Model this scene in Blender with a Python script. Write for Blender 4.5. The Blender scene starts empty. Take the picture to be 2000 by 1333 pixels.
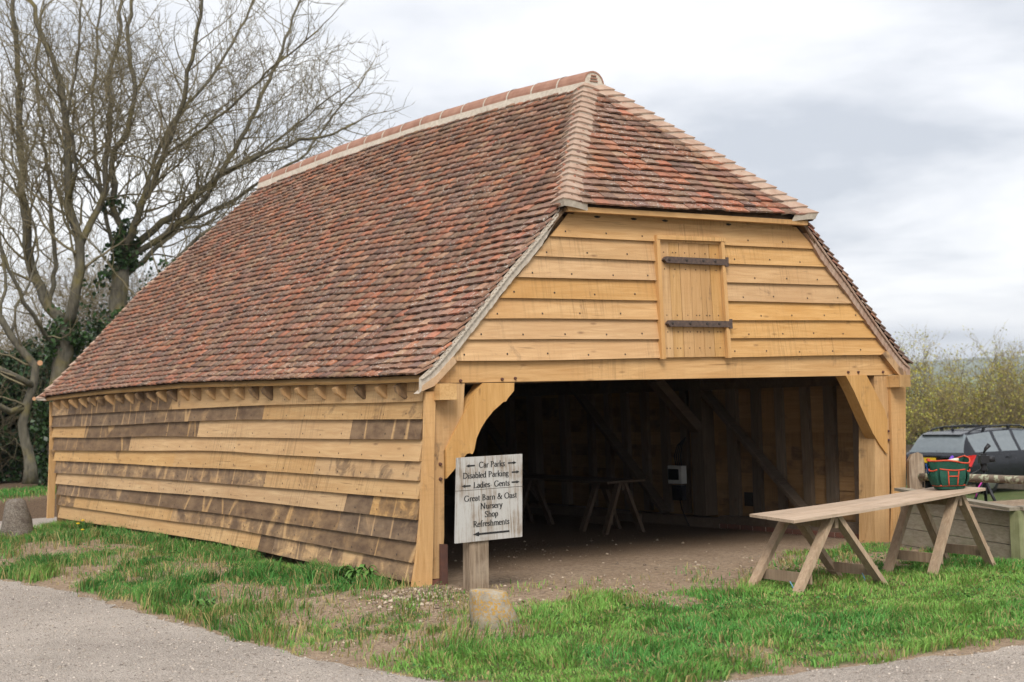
import bpy, math, random
import numpy as np
from mathutils import Vector, Matrix
random.seed(11); rng = np.random.default_rng(11)
S = bpy.context.scene
COL = S.collection

# ------------------------------------------------------------------ camera
cam_d = bpy.data.cameras.new("camera"); cam_o = bpy.data.objects.new("camera", cam_d); COL.objects.link(cam_o)
cam_d.lens = 50.0; cam_d.sensor_width = 36.0; cam_d.clip_start = 0.1; cam_d.clip_end = 20000
cam_d.dof.use_dof = True; cam_d.dof.focus_distance = 12.6; cam_d.dof.aperture_fstop = 2.6
CR = Vector((0.8213, -0.5695, -0.0331)); CU = Vector((0.0047, -0.0513, 0.9987)); CF = Vector((0.5705, 0.8204, 0.0394))
CP = Vector((-6.4867, -10.6109, 1.5922))
cam_o.matrix_world = Matrix(((CR.x, CU.x, -CF.x, CP.x), (CR.y, CU.y, -CF.y, CP.y), (CR.z, CU.z, -CF.z, CP.z), (0, 0, 0, 1)))
S.camera = cam_o

# ------------------------------------------------------------------ world: cloudy sky
SUN_DIR = Vector((-0.42, -0.62, 0.80)).normalized()
W_ = bpy.data.worlds.new("World"); S.world = W_; W_.use_nodes = True
wt = W_.node_tree; wt.nodes.clear()
def wn(t, **k):
    n = wt.nodes.new(t)
    for a, b in k.items(): setattr(n, a, b)
    return n
sky = wn('ShaderNodeTexSky', sky_type='NISHITA', sun_disc=False)
sky.sun_elevation = math.asin(SUN_DIR.z); sky.sun_rotation = math.atan2(SUN_DIR.x, SUN_DIR.y)
sky.air_density = 1.0; sky.dust_density = 2.0
tc = wn('ShaderNodeTexCoord'); sep = wn('ShaderNodeSeparateXYZ'); wt.links.new(tc.outputs['Generated'], sep.inputs[0])
zz = wn('ShaderNodeMath', operation='MAXIMUM'); wt.links.new(sep.outputs['Z'], zz.inputs[0]); zz.inputs[1].default_value = 0.0
za = wn('ShaderNodeMath', operation='ADD'); wt.links.new(zz.outputs[0], za.inputs[0]); za.inputs[1].default_value = 0.16
dx = wn('ShaderNodeMath', operation='DIVIDE'); wt.links.new(sep.outputs['X'], dx.inputs[0]); wt.links.new(za.outputs[0], dx.inputs[1])
dy = wn('ShaderNodeMath', operation='DIVIDE'); wt.links.new(sep.outputs['Y'], dy.inputs[0]); wt.links.new(za.outputs[0], dy.inputs[1])
cmb = wn('ShaderNodeCombineXYZ'); wt.links.new(dx.outputs[0], cmb.inputs[0]); wt.links.new(dy.outputs[0], cmb.inputs[1])
cmb.inputs[2].default_value = 7.9
nz = wn('ShaderNodeTexNoise'); wt.links.new(cmb.outputs[0], nz.inputs['Vector'])
nz.inputs['Scale'].default_value = 0.95; nz.inputs['Detail'].default_value = 9; nz.inputs['Roughness'].default_value = 0.53; nz.inputs['Distortion'].default_value = 0.25
rp = wn('ShaderNodeValToRGB'); wt.links.new(nz.outputs['Fac'], rp.inputs[0])
cr = rp.color_ramp; cr.elements[0].position = 0.38; cr.elements[0].color = (5.2, 5.5, 6.05, 1); cr.elements[1].position = 0.58; cr.elements[1].color = (8.7, 8.75, 8.85, 1)
e_ = cr.elements.new(0.49); e_.color = (7.4, 7.55, 7.9, 1)
mx = wn('ShaderNodeMix', data_type='RGBA'); mx.inputs['Factor'].default_value = 0.93
wt.links.new(sky.outputs[0], mx.inputs['A']); wt.links.new(rp.outputs[0], mx.inputs['B'])
bg = wn('ShaderNodeBackground'); bg.inputs['Strength'].default_value = 0.10; wt.links.new(mx.outputs['Result'], bg.inputs[0])
wo = wn('ShaderNodeOutputWorld'); wt.links.new(bg.outputs[0], wo.inputs[0])

# ------------------------------------------------------------------ soft sun behind cloud
sd_ = bpy.data.lights.new("sun", 'SUN'); sd_.energy = 2.7; sd_.angle = math.radians(26); sd_.color = (1.0, 0.955, 0.89)
so_ = bpy.data.objects.new("sun", sd_); COL.objects.link(so_); so_.rotation_euler = SUN_DIR.to_track_quat('Z', 'Y').to_euler()

vs = S.view_settings; vs.view_transform = 'Standard'; vs.look = 'None'; vs.exposure = 0.42; vs.gamma = 1.0; vs.use_curve_mapping = False
S.render.engine = 'CYCLES'; S.cycles.max_bounces = 5; S.cycles.diffuse_bounces = 2; S.cycles.use_adaptive_sampling = True; S.cycles.adaptive_threshold = 0.02; S.cycles.glossy_bounces = 2
S.cycles.transmission_bounces = 3; S.cycles.use_denoising = True; S.cycles.caustics_reflective = False; S.cycles.caustics_refractive = False

# ------------------------------------------------------------------ mesh helpers
class MB:
    def __init__(self): self.v = []; self.f = []
    def add(self, vs, fs):
        b = len(self.v); self.v.extend([tuple(p) for p in vs]); self.f.extend([tuple(i + b for i in f) for f in fs]); return self
    def hexa(self, p):          # p0-3 bottom loop, p4-7 top loop
        return self.add(p, [(3, 2, 1, 0), (4, 5, 6, 7), (0, 1, 5, 4), (1, 2, 6, 5), (2, 3, 7, 6), (3, 0, 4, 7)])
    def box(self, x0, x1, y0, y1, z0, z1):
        return self.hexa([(x0, y0, z0), (x1, y0, z0), (x1, y1, z0), (x0, y1, z0), (x0, y0, z1), (x1, y0, z1), (x1, y1, z1), (x0, y1, z1)])
    def beam(self, a, b, w, d, up=(0, 0, 1), w2=None, d2=None):
        a = Vector(a); b = Vector(b); t = (b - a).normalized(); u = Vector(up)
        s = t.cross(u).normalized(); n = s.cross(t).normalized(); w2 = w2 or w; d2 = d2 or d
        P = []
        for c, ww, dd in ((a, w, d), (b, w2, d2)):
            P += [c - s * ww / 2 - n * dd / 2, c + s * ww / 2 - n * dd / 2, c + s * ww / 2 + n * dd / 2, c - s * ww / 2 + n * dd / 2]
        return self.hexa(P)
    def prism_y(self, poly, y0, y1):   # polygon in x,z (ccw seen from -y), extruded y0..y1
        n = len(poly)
        vs = [(x, y0, z) for x, z in poly] + [(x, y1, z) for x, z in poly]
        fs = [tuple(range(n)), tuple(range(2 * n - 1, n - 1, -1))] + [(i, i + n, (i + 1) % n + n, (i + 1) % n) for i in range(n)]
        return self.add(vs, fs)
    def tube(self, pts, rad, n=8, cap=True):
        pts = [Vector(p) for p in pts]; k = len(pts)
        if not hasattr(rad, '__len__'): rad = [rad] * k
        t0 = (pts[1] - pts[0]).normalized(); ref = Vector((0, 0, 1)) if abs(t0.z) < .9 else Vector((1, 0, 0))
        u = t0.cross(ref).normalized(); vs = []
        for i in range(k):
            t = (pts[min(i + 1, k - 1)] - pts[max(i - 1, 0)]).normalized()
            u = (u - t * u.dot(t)).normalized(); w = t.cross(u)
            for j in range(n):
                a = 2 * math.pi * j / n; vs.append(pts[i] + (u * math.cos(a) + w * math.sin(a)) * rad[i])
        fs = [(i * n + j, i * n + (j + 1) % n, (i + 1) * n + (j + 1) % n, (i + 1) * n + j) for i in range(k - 1) for j in range(n)]
        if cap: fs += [tuple(range(n - 1, -1, -1)), tuple((k - 1) * n + j for j in range(n))]
        return self.add(vs, fs)
    def lathe(self, prof, c=(0, 0, 0), n=16, jit=0):
        vs = []; k = len(prof)
        for r, z in prof:
            for j in range(n):
                a = 2 * math.pi * j / n; rr = r * (1 + random.uniform(-jit, jit)); vs.append((c[0] + rr * math.cos(a), c[1] + rr * math.sin(a), c[2] + z))
        fs = [(i * n + j, i * n + (j + 1) % n, (i + 1) * n + (j + 1) % n, (i + 1) * n + j) for i in range(k - 1) for j in range(n)]
        fs += [tuple(range(n - 1, -1, -1)), tuple((k - 1) * n + j for j in range(n))]
        return self.add(vs, fs)
    def xform(self, M):
        self.v = [tuple(M @ Vector(p)) for p in self.v]; return self
    def mesh(self, name):
        m = bpy.data.meshes.new(name); m.from_pydata(self.v, [], self.f); m.update(); return m

def link(name, me, mat, parent=None, smooth=False, **props):
    if mat is not None and not me.materials: me.materials.append(mat)
    if smooth: me.polygons.foreach_set('use_smooth', [True] * len(me.polygons))
    o = bpy.data.objects.new(name, me); COL.objects.link(o)
    if parent is not None:
        o.parent = parent; o.matrix_parent_inverse = Matrix.Translation(-Vector(parent.location))
    for k, v in props.items(): o[k] = v
    return o
def part(name, mb, mat, parent, smooth=False, color=None, **props):
    o = link(name, mb.mesh(name), mat, parent, smooth, **props)
    if color: o.color = color
    return o
def thing(name, label, cat, loc, group=None):
    o = bpy.data.objects.new(name, None); COL.objects.link(o); o.location = loc; o.empty_display_size = .2
    o['label'] = label; o['category'] = cat
    if group: o['group'] = group
    return o
def sub(parent, o):      # re-parent a part one level deeper; parts stand at the world origin, so no offset
    o.parent = parent; o.matrix_parent_inverse = Matrix.Identity(4); return o
def np_mesh(name, verts, faces_flat, loop_tot):
    me = bpy.data.meshes.new(name); n = len(verts); me.vertices.add(n); me.vertices.foreach_set('co', np.asarray(verts, np.float32).ravel())
    me.loops.add(len(faces_flat)); me.loops.foreach_set('vertex_index', np.asarray(faces_flat, np.int32))
    lt = np.asarray(loop_tot, np.int32); me.polygons.add(len(lt)); ls = np.concatenate([[0], np.cumsum(lt)[:-1]]).astype(np.int32)
    me.polygons.foreach_set('loop_start', ls); me.polygons.foreach_set('loop_total', lt); me.update(calc_edges=True); me.validate(); return me
def vcol(me, name, cols):
    a = me.color_attributes.new(name, 'FLOAT_COLOR', 'POINT')
    c = np.ones((len(cols), 4), np.float32); c[:, :3] = cols; a.data.foreach_set('color', c.ravel())

# smooth value noise usable for shapes
_T = np.random.default_rng(5).random((64, 64))
def vnoise(x, y):
    x = np.asarray(x, float); y = np.asarray(y, float); xi = np.floor(x).astype(int); yi = np.floor(y).astype(int)
    fx = x - xi; fy = y - yi; fx = fx * fx * (3 - 2 * fx); fy = fy * fy * (3 - 2 * fy)
    g = lambda a, b: _T[a % 64, b % 64]
    return (g(xi, yi) * (1 - fx) + g(xi + 1, yi) * fx) * (1 - fy) + (g(xi, yi + 1) * (1 - fx) + g(xi + 1, yi + 1) * fx) * fy
def fbm(x, y, o=3):
    s = 0; a = .5; t = 0
    for i in range(o): s = s + a * vnoise(x * 2 ** i + 7.3 * i, y * 2 ** i + 3.1 * i); t += a; a *= .5
    return s / t
def sstep(a, b, x):
    t = np.clip((np.asarray(x, float) - a) / (b - a), 0, 1); return t * t * (3 - 2 * t)

# ------------------------------------------------------------------ material helpers
class G:
    def __init__(self, name):
        self.m = bpy.data.materials.new(name); self.m.use_nodes = True; self.t = self.m.node_tree; self.t.nodes.clear()
        self.out = self.t.nodes.new('ShaderNodeOutputMaterial'); self.b = self.t.nodes.new('ShaderNodeBsdfPrincipled')
        self.t.links.new(self.b.outputs[0], self.out.inputs[0]); self.b.inputs['Specular IOR Level'].default_value = 0.3
    def n(self, t, ins={}, **k):
        nd = self.t.nodes.new(t)
        for a, b in k.items(): setattr(nd, a, b)
        for a, b in ins.items(): self.set(nd.inputs[a], b)
        return nd
    def set(self, sock, v):
        if isinstance(v, bpy.types.NodeSocket): self.t.links.new(v, sock)
        else:
            try: sock.default_value = v
            except Exception: sock.default_value = (*v, 1)
    def pos(self, scale=(1, 1, 1), off=None):
        g = self.n('ShaderNodeNewGeometry').outputs['Position']
        if off is not None: g = self.n('ShaderNodeVectorMath', {0: g, 1: off}, operation='ADD').outputs[0]
        return self.n('ShaderNodeMapping', {'Vector': g, 'Scale': scale}).outputs[0]
    def noise(self, vec, scale=1, detail=3, rough=.55, dist=0):
        return self.n('ShaderNodeTexNoise', {'Vector': vec, 'Scale': scale, 'Detail': detail, 'Roughness': rough, 'Distortion': dist}).outputs['Fac']
    def vor(self, vec, scale, out='Color', feature='F1'):
        return self.n('ShaderNodeTexVoronoi', {'Vector': vec, 'Scale': scale}, feature=feature).outputs[out]
    def ramp(self, fac, stops):
        r = self.n('ShaderNodeValToRGB', {0: fac}); c = r.color_ramp
        while len(c.elements) < len(stops): c.elements.new(.5)
        for e, (p, col) in zip(c.elements, stops):
            e.position = p; e.color = (*col, 1) if hasattr(col, '__len__') else (col, col, col, 1)
        return r.outputs[0]
    def mix(self, f, a, b, mode='MIX'):
        m = self.n('ShaderNodeMix', data_type='RGBA', blend_type=mode); self.set(m.inputs['Factor'], f); self.set(m.inputs['A'], a); self.set(m.inputs['B'], b); return m.outputs['Result']
    def math(self, op, a, b=0.0, clamp=False):
        return self.n('ShaderNodeMath', {0: a, 1: b}, operation=op, use_clamp=clamp).outputs[0]
    def ocol(self):
        o = self.n('ShaderNodeObjectInfo'); s = self.n('ShaderNodeSeparateColor', {0: o.outputs['Color']}); return s.outputs[0], s.outputs[1], s.outputs[2], o.outputs['Random'], o.outputs['Color']
    def attr(self, name):
        return self.n('ShaderNodeAttribute', attribute_name=name).outputs['Color']
    def fin(self, col, rough=.8, bump=None, bs=.3, bd=.01, spec=None, metal=None):
        self.set(self.b.inputs['Base Color'], col); self.set(self.b.inputs['Roughness'], rough)
        if spec is not None: self.b.inputs['Specular IOR Level'].default_value = spec
        if metal is not None: self.b.inputs['Metallic'].default_value = metal
        if bump is not None:
            bn = self.n('ShaderNodeBump', {'Height': bump, 'Strength': bs, 'Distance': bd}); self.t.links.new(bn.outputs[0], self.b.inputs['Normal'])
        return self.m

def ax(axis, along, across):
    return tuple(along if i == 'xyz'.index(axis) else across for i in range(3))

def mat_oak(name, axis, light, dark, stain=(.088, .050, .029), saw=.25):
    g = G(name); r, gg, b, rnd, _ = g.ocol()
    off = g.n('ShaderNodeCombineXYZ', {0: g.math('MULTIPLY', rnd, 31.0), 1: g.math('MULTIPLY', rnd, 17.0), 2: g.math('MULTIPLY', rnd, 47.0)}).outputs[0]
    grain = g.noise(g.pos(ax(axis, 1.1, 16), off), 1.6, 5, .6, 1.2)
    blotch = g.noise(g.pos(ax(axis, .9, 2.2), off), 1.0, 3, .5)
    col = g.mix(g.ramp(grain, [(.33, 0), (.68, 1)]), light, dark)
    col = g.mix(g.math('MULTIPLY', g.ramp(blotch, [(.35, 0), (.68, 1)]), .62), col, tuple(c * d for c, d in zip(light, (.76, .66, .54))))
    # saw marks across the board
    sw = g.noise(g.pos(ax(axis, 46, 2.0), off), 1.0, 2, .5); zone = g.ramp(g.noise(g.pos(ax(axis, .8, .8), off), .9, 2), [(.46, 0), (.62, 1)])
    sm = g.math('MULTIPLY', g.math('MULTIPLY', g.ramp(sw, [(.50, 0), (.66, 1)]), zone), saw)
    col = g.mix(sm, col, tuple(c * .42 for c in dark))
    # knots and hairline shakes
    kn = g.vor(g.pos(ax(axis, 2.2, 7), off), 1.0, 'Distance'); col = g.mix(g.math('MULTIPLY', g.ramp(kn, [(.03, 1), (.12, 0)]), .6), col, (.13, .06, .025))
    sh = g.noise(g.pos(ax(axis, .9, 26), off), 1.3, 3, .6, .6); col = g.mix(g.ramp(sh, [(.69, 0), (.73, .6)]), col, tuple(c * .28 for c in dark))
    # weathered stain: amount from the board itself (object colour red)
    st = g.noise(g.pos(ax(axis, 2.4, 3.4), off), 1.5, 5, .62, .8)
    stk = g.noise(g.pos(ax(axis, 5, 1.0), off), 1.0, 4, .65)
    lev = g.math('ADD', g.math('ADD', g.math('MULTIPLY', g.math('SUBTRACT', st, .5), 2.6), g.math('MULTIPLY', g.math('SUBTRACT', stk, .5), 1.1)), g.math('SUBTRACT', g.math('MULTIPLY', r, 1.85), .11))
    sf = g.ramp(lev, [(.34, 0), (.62, .62), (1.0, .93)])
    stripe = g.ramp(g.math('ABSOLUTE', g.math('SUBTRACT', g.noise(g.pos(ax(axis, 1.5, .35), off), 1.0, 1, .4), .5)), [(.006, 1), (.015, 0)])
    sf = g.math('MULTIPLY', sf, g.math('SUBTRACT', 1.0, g.math('MULTIPLY', stripe, .75)))
    scol = g.mix(g.ramp(g.noise(g.pos(ax(axis, 2.6, 6), off), 1.5, 6, .65), [(.36, 0), (.62, 1)]), stain, (.20, .125, .068))
    col = g.mix(sf, col, scol)
    hsv = g.n('ShaderNodeHueSaturation', {'Color': col, 'Value': gg, 'Saturation': b})
    return g.fin(hsv.outputs[0], .72, g.math('ADD', g.math('ADD', grain, g.math('MULTIPLY', sw, .35)), sh), .3, .004)

def mat_noise(name, c1, c2, scale=4, rough=.85, bump=.3, bd=.01, sc=(1, 1, 1), detail=5, spec=.3, metal=None, stops=(.3, .7)):
    g = G(name); f = g.noise(g.pos(sc), scale, detail, .6); col = g.mix(g.ramp(f, [(stops[0], 0), (stops[1], 1)]), c1, c2)
    return g.fin(col, rough, f if bump else None, bump, bd, spec, metal)
def mat_plain(name, c, rough=.6, spec=.3, metal=None):
    return mat_noise(name, c, tuple(x * .82 for x in c), 9, rough, .08, .004, spec=spec, metal=metal)
# ------------------------------------------------------------------ materials
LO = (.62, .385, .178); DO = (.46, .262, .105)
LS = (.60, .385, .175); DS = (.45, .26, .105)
M = {}
M['oak_x'] = mat_oak('oak_front', 'x', LO, DO, saw=.45)
M['oak_y'] = mat_oak('oak_side', 'y', LS, DS, saw=.55)
M['oak_z'] = mat_oak('oak_post', 'z', LO, DO, saw=.1)
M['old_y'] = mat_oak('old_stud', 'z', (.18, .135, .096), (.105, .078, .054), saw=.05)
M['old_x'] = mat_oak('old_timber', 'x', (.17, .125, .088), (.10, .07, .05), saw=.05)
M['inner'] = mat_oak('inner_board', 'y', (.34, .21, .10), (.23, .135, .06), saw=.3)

def mat_tile():
    g = G('clay_tile'); _, _, _, rnd, oc = g.ocol()
    col = g.mix(1.0, oc, g.attr('tilecol'), 'ADD'); p = g.pos()
    f1 = g.noise(p, 26, 4, .65); f2 = g.noise(p, 7, 3)
    col = g.mix(g.math('MULTIPLY', g.ramp(f1, [(.35, 0), (.7, 1)]), .45), col, (.075, .05, .042))
    col = g.mix(g.math('MULTIPLY', g.ramp(f2, [(.5, 0), (.75, 1)]), .25), col, (.26, .17, .12))
    lich = g.noise(p, 38, 3, .6); zone = g.noise(p, 2.3, 3, .6)
    lf = g.math('MULTIPLY', g.ramp(lich, [(.585, 0), (.65, 1)]), g.ramp(zone, [(.41, 0), (.55, 1)]))
    col = g.mix(g.math('MULTIPLY', lf, .8), col, (.52, .49, .43))
    ye = g.math('MULTIPLY', g.ramp(g.noise(p, 31, 2), [(.72, 0), (.75, 1)]), g.ramp(g.noise(p, 1.1, 2), [(.6, 0), (.66, 1)]))
    col = g.mix(ye, col, (.45, .30, .05))
    return g.fin(col, .88, g.math('ADD', f1, g.math('MULTIPLY', lich, .4)), .5, .006)
M['tile'] = mat_tile()
M['mortar'] = mat_noise('lime_mortar', (.60, .53, .445), (.45, .385, .31), 22, .92, .6, .01)
M['bonnet'] = mat_noise('bonnet_clay', (.43, .32, .245), (.32, .195, .137), 9, .88, .4, .008)
M['ridge'] = mat_noise('ridge_clay', (.37, .205, .145), (.27, .135, .092), 6, .85, .4, .008)
M['iron'] = mat_noise('old_iron', (.055, .042, .038), (.13, .085, .065), 30, .75, .4, .004)
M['rust'] = mat_noise('rusty_iron', (.13, .058, .04), (.085, .045, .036), 14, .85, .5, .005)
M['dark'] = mat_plain('dark_void', (.03, .025, .02), .95)
M['nail'] = mat_plain('nail_iron', (.05, .04, .035), .8)
M['brick'] = mat_noise('old_brick', (.19, .075, .05), (.11, .06, .045), 18, .92, .5, .006)

def mat_ground():
    g = G('earth_and_turf'); p = g.pos(); gr = g.n('ShaderNodeSeparateColor', {0: g.attr('ground')}).outputs
    n1 = g.noise(p, 2.2, 5, .65); n2 = g.noise(p, 21, 5, .7); n3 = g.noise(p, 85, 3, .6)
    soil = g.mix(g.ramp(n1, [(.3, 0), (.7, 1)]), (.33, .235, .155), (.46, .345, .24))
    soil = g.mix(g.ramp(n2, [(.38, .8), (.6, 0)]), soil, (.20, .14, .095))
    peb = g.vor(p, 62, 'Color'); pd = g.vor(p, 62, 'Distance')
    soil = g.mix(g.math('MULTIPLY', g.ramp(pd, [(.18, 1), (.30, 0)]), g.ramp(g.n('ShaderNodeSeparateColor', {0: peb}).outputs[0], [(.62, 0), (.68, .8)])), soil, (.43, .37, .30))
    turf = g.mix(g.ramp(n2, [(.35, 0), (.65, 1)]), (.050, .095, .026), (.135, .145, .052))
    litter_and_floor = g.mix(g.ramp(n3, [(.35, 0), (.65, 1)]), (.075, .048, .032), (.20, .135, .085))
    field = g.mix(g.ramp(g.noise(g.pos((.02, .02, 0)), 1.2, 3), [(.45, 0), (.55, 1)]), (.10, .20, .055), (.17, .17, .075))
    f = g.math('ADD', gr[0], g.math('MULTIPLY', g.math('SUBTRACT', n1, .5), .6), True)
    col = g.mix(g.ramp(f, [(.25, 0), (.7, 1)]), soil, turf); col = g.mix(gr[1], col, litter_and_floor); col = g.mix(gr[2], col, field)
    return g.fin(col, .95, g.math('ADD', n2, g.math('ADD', g.math('MULTIPLY', n3, .5), g.math('MULTIPLY', pd, -.6))), .9, .03, .15)
def mat_gravel():
    g = G('gravel'); p = g.pos(); n1 = g.noise(p, .55, 4, .6); n0 = g.noise(p, 5, 4, .6)
    c = g.vor(p, 78, 'Color'); d = g.vor(p, 78, 'Distance'); v = g.n('ShaderNodeSeparateColor', {0: c}).outputs
    c2 = g.vor(p, 55, 'Color'); d2 = g.vor(p, 55, 'Distance'); v2 = g.n('ShaderNodeSeparateColor', {0: c2}).outputs
    st = g.ramp(v[0], [(0, (.19, .16, .14)), (.3, (.36, .31, .265)), (.7, (.49, .43, .37)), (1, (.66, .60, .53))])
    base = g.mix(g.ramp(n1, [(.35, 0), (.65, 1)]), (.37, .315, .27), (.55, .475, .41))
    col = g.mix(g.math('MULTIPLY', g.ramp(d, [(.25, 1), (.5, 0)]), .9), base, st)
    st2 = g.ramp(v2[1], [(0, (.16, .13, .115)), (.5, (.45, .38, .32)), (1, (.74, .68, .61))])
    col = g.mix(g.math('MULTIPLY', g.ramp(d2, [(.22, 1), (.36, 0)]), g.ramp(v2[0], [(.50, 0), (.56, .95)])), col, st2)
    col = g.mix(g.math('MULTIPLY', g.ramp(n0, [(.5, 0), (.75, 1)]), .3), col, (.28, .235, .19))
    return g.fin(col, .93, g.math('ADD', g.math('MULTIPLY', d, -1), g.math('ADD', g.math('MULTIPLY', n0, .8), g.math('MULTIPLY', d2, -1.0))), .95, .02, .2)
M['ground'] = mat_ground(); M['gravel'] = mat_gravel()
M['pebble'] = None
def mat_vcol(name, attr, rough=.7, trans=0.0, spec=.25, nscale=0):
    g = G(name); c = g.attr(attr)
    if nscale: c = g.mix(g.math('MULTIPLY', g.noise(g.pos(), nscale, 3), .6), c, (.05, .04, .03))
    m = g.fin(c, rough, spec=spec)
    if trans:
        tr = g.n('ShaderNodeBsdfTranslucent', {'Color': c}); mx = g.n('ShaderNodeMixShader', {0: trans, 1: g.b.outputs[0], 2: tr.outputs[0]})
        g.t.links.new(mx.outputs[0], g.out.inputs[0])
    return m
M['pebble'] = mat_vcol('loose_stone', 'col', .9)
M['blade'] = mat_vcol('grass_blade', 'col', .6, .25)
M['leaf'] = mat_vcol('leaf', 'col', .55, .25)
M['ivy'] = mat_vcol('ivy_leaf', 'col', .38, .1, .45)

# ------------------------------------------------------------------ ground shape
BW, BL = 6.08, 10.71
EDGE = np.array([(30, -8.5), (14, -6.5), (6, -5.5), (3.2, -5.05), (2.3, -4.90), (1.6, -4.76), (1.2, -4.68), (.8, -4.58), (.4, -4.49), (.05, -4.40), (-.3, -4.34), (-.7, -4.23), (-1.05, -4.06), (-1.35, -3.82), (-1.65, -3.45), (-1.88, -2.95),
                 (-2.0, -2.3), (-2.03, -1.9), (-2.1, -1.3), (-2.14, -.6), (-2.12, .2), (-2.15, 1.02), (-2.18, 2.0), (-2.16, 3.07), (-2.25, 4.0), (-2.4, 4.9), (-2.6, 5.9), (-2.7, 7), (-2.4, 8.4), (-1.7, 9.5), (-.9, 10.2), (-.2, 10.75), (1.2, 11.4), (4, 12.2), (8, 15), (30, 34), (60, 30), (60, -12)])
def sdist(x, y):
    x = np.asarray(x, float); y = np.asarray(y, float); d = np.full(x.shape, 1e9); n = len(EDGE); ins = np.zeros(x.shape, bool)
    for i in range(n):
        a = EDGE[i]; b = EDGE[(i + 1) % n]; ab = b - a
        t = np.clip(((x - a[0]) * ab[0] + (y - a[1]) * ab[1]) / (ab @ ab), 0, 1)
        d = np.minimum(d, np.hypot(x - a[0] - t * ab[0], y - a[1] - t * ab[1]))
        c = ((a[1] > y) != (b[1] > y)); xi = a[0] + (y - a[1]) / (b[1] - a[1] + 1e-12) * (b[0] - a[0]); ins ^= c & (x < xi)
    return np.where(ins, d, -d)
def h(x, y):
    x = np.asarray(x, float); y = np.asarray(y, float); s = sdist(x, y)
    tgt = -.03 - .13 * np.clip(x / 6, 0, 1)
    tgt = tgt - .55 * sstep(6.3, 10, x) * sstep(-4.0, -1.0, y) - .26 * sstep(10, 18, x) - .9 * sstep(22, 28, x)
    tgt = tgt + .05 * np.exp(-(((x + .65) / .5) ** 2 + ((y + .55) / .35) ** 2)) + .03 * np.exp(-(((x + .9) / .3) ** 2 + ((y - 3.4) / 1.1) ** 2))
    z = np.where(s > 0, -.15 + (tgt + .15) * np.where(y > 0, sstep(0, 1.5, s), sstep(0 + .5 * np.clip(-y, 0, 1), 1.5 + 1.8 * np.clip(-y, 0, 1), s)) + .012 * sstep(0, .25, s), -.15 - .035 * np.clip(-s / .25, 0, 1))
    inside = (x > -.2) & (x < BW) & (y > 0) & (y < BL)
    z = z + np.where(s > 0, (fbm(x * 1.7, y * 1.7) - .5) * .05 * sstep(0, .5, s) * np.where(inside, .5, 1), 0)
    far = sstep(13.1, 14.9, y + .05 * x + .3 * (fbm(x * .8, y * .8) - .5)) * (1 - sstep(22, 60, np.hypot(x, y - 15)))
    z = np.where(s < 0, z + .36 * far * (x < 24), z)
    r = np.hypot(x - 3, y - 5); z = z - 17 * sstep(34, 330, r) + 34 * sstep(900, 2600, r)
    return z
YB = np.array([(-3, -2.4), (-.95, -1.8), (-.35, -1.35), (.3, -1.15), (1, -1.5), (1.6, -1.8), (2.2, -1.55), (2.8, -1.45), (3.5, -1.35), (4.2, -.95), (5, -.7), (9, -.7)])
def ell(x, y, cx, cy, rx, ry): return np.exp(-(((x - cx) / rx) ** 2 + ((y - cy) / ry) ** 2) ** 1.5)
def gdens(x, y):
    s = sdist(x, y); x0_, y0_ = x, y; x = x + (fbm(x0_ * 2.3 + 11, y0_ * 2.3, 3) - .5) * .7; y = y + (fbm(x0_ * 2.3 + 50, y0_ * 2.3 + 8, 3) - .5) * 1.0
    n = fbm(x * 1.3 + 4, y * 1.3 + 9, 4); nf = fbm(x * 5 + 40, y * 5 + 9, 3)
    d = np.zeros(np.shape(x))
    left = (x0_ < -.16) & (y0_ > -1.6)
    dirt = np.maximum.reduce([ell(x, y, -.85, 4.6, .28, 1.5), ell(x, y, -1.25, 1.2, .42, .85), ell(x, y, -1.5, 6.6, .45, .8), ell(x, y, -1.0, -.95, 1.05, .85), ell(x, y, -1.5, -1.5, .8, .8), ell(x, y, -.85, 6.3, .3, 1.2), ell(x, y, -.25, -.6, .7, .5), ell(x, y, -1.7, -1.35, .3, .35), ell(x, y, -1.15, 2.9, .3, .6), ell(x, y, -.8, -.1, .35, .4)])
    dl = np.clip(1.05 - 1.5 * dirt - 1.0 * sstep(.50, .70, n), .05, 1); dl = np.maximum(dl, .95 * sstep(-.62, -.38, x0_) * (y0_ > .3)); dl = np.where((dl < .5) & (nf > .60), .45, dl)
    d = np.where(left, dl, d)
    yb = np.interp(x, YB[:, 0], YB[:, 1]); e = yb - y
    df = sstep(-.15, .55, e + (n - .5) * 1.5) * (1 - .75 * sstep(.56, .70, n)); df = np.maximum(df, .10 * sstep(-1.1, -.2, e) * (nf > .5))
    d = np.where((~left) & (y < .0), np.maximum(df, np.where((x < -.2) & (y < -1.6), .9 - 1.2 * dirt, 0)), d)
    pr = ell(x, y, 4.9, -.35, .8, .35) * .9 + ell(x, y, 3.6, -1.0, 1.0, .3) * .25
    d = np.where(y < .05, np.maximum(d, pr), d)
    d = d * (1 - .92 * ell(x0_, y0_, -.74, -2.05, .34, .30))
    sg = ell(x, y, -.1, -.55, .25, .25) * .3
    d = np.maximum(d, sg)
    d = d * sstep(.0, .16, s + (nf - .5) * .34) * ((x0_ < -.16) | (x0_ > BW + .1) | (y0_ < -.02)); x, y = x0_, y0_
    d = np.where((x > BW) & (s > 0), .7, d)
    d = np.where((s < 0) & (y > 14.0), .9 * sstep(14.2, 14.8, y) * (y < 16.2), d)
    return np.clip(d, 0, 1)

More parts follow.
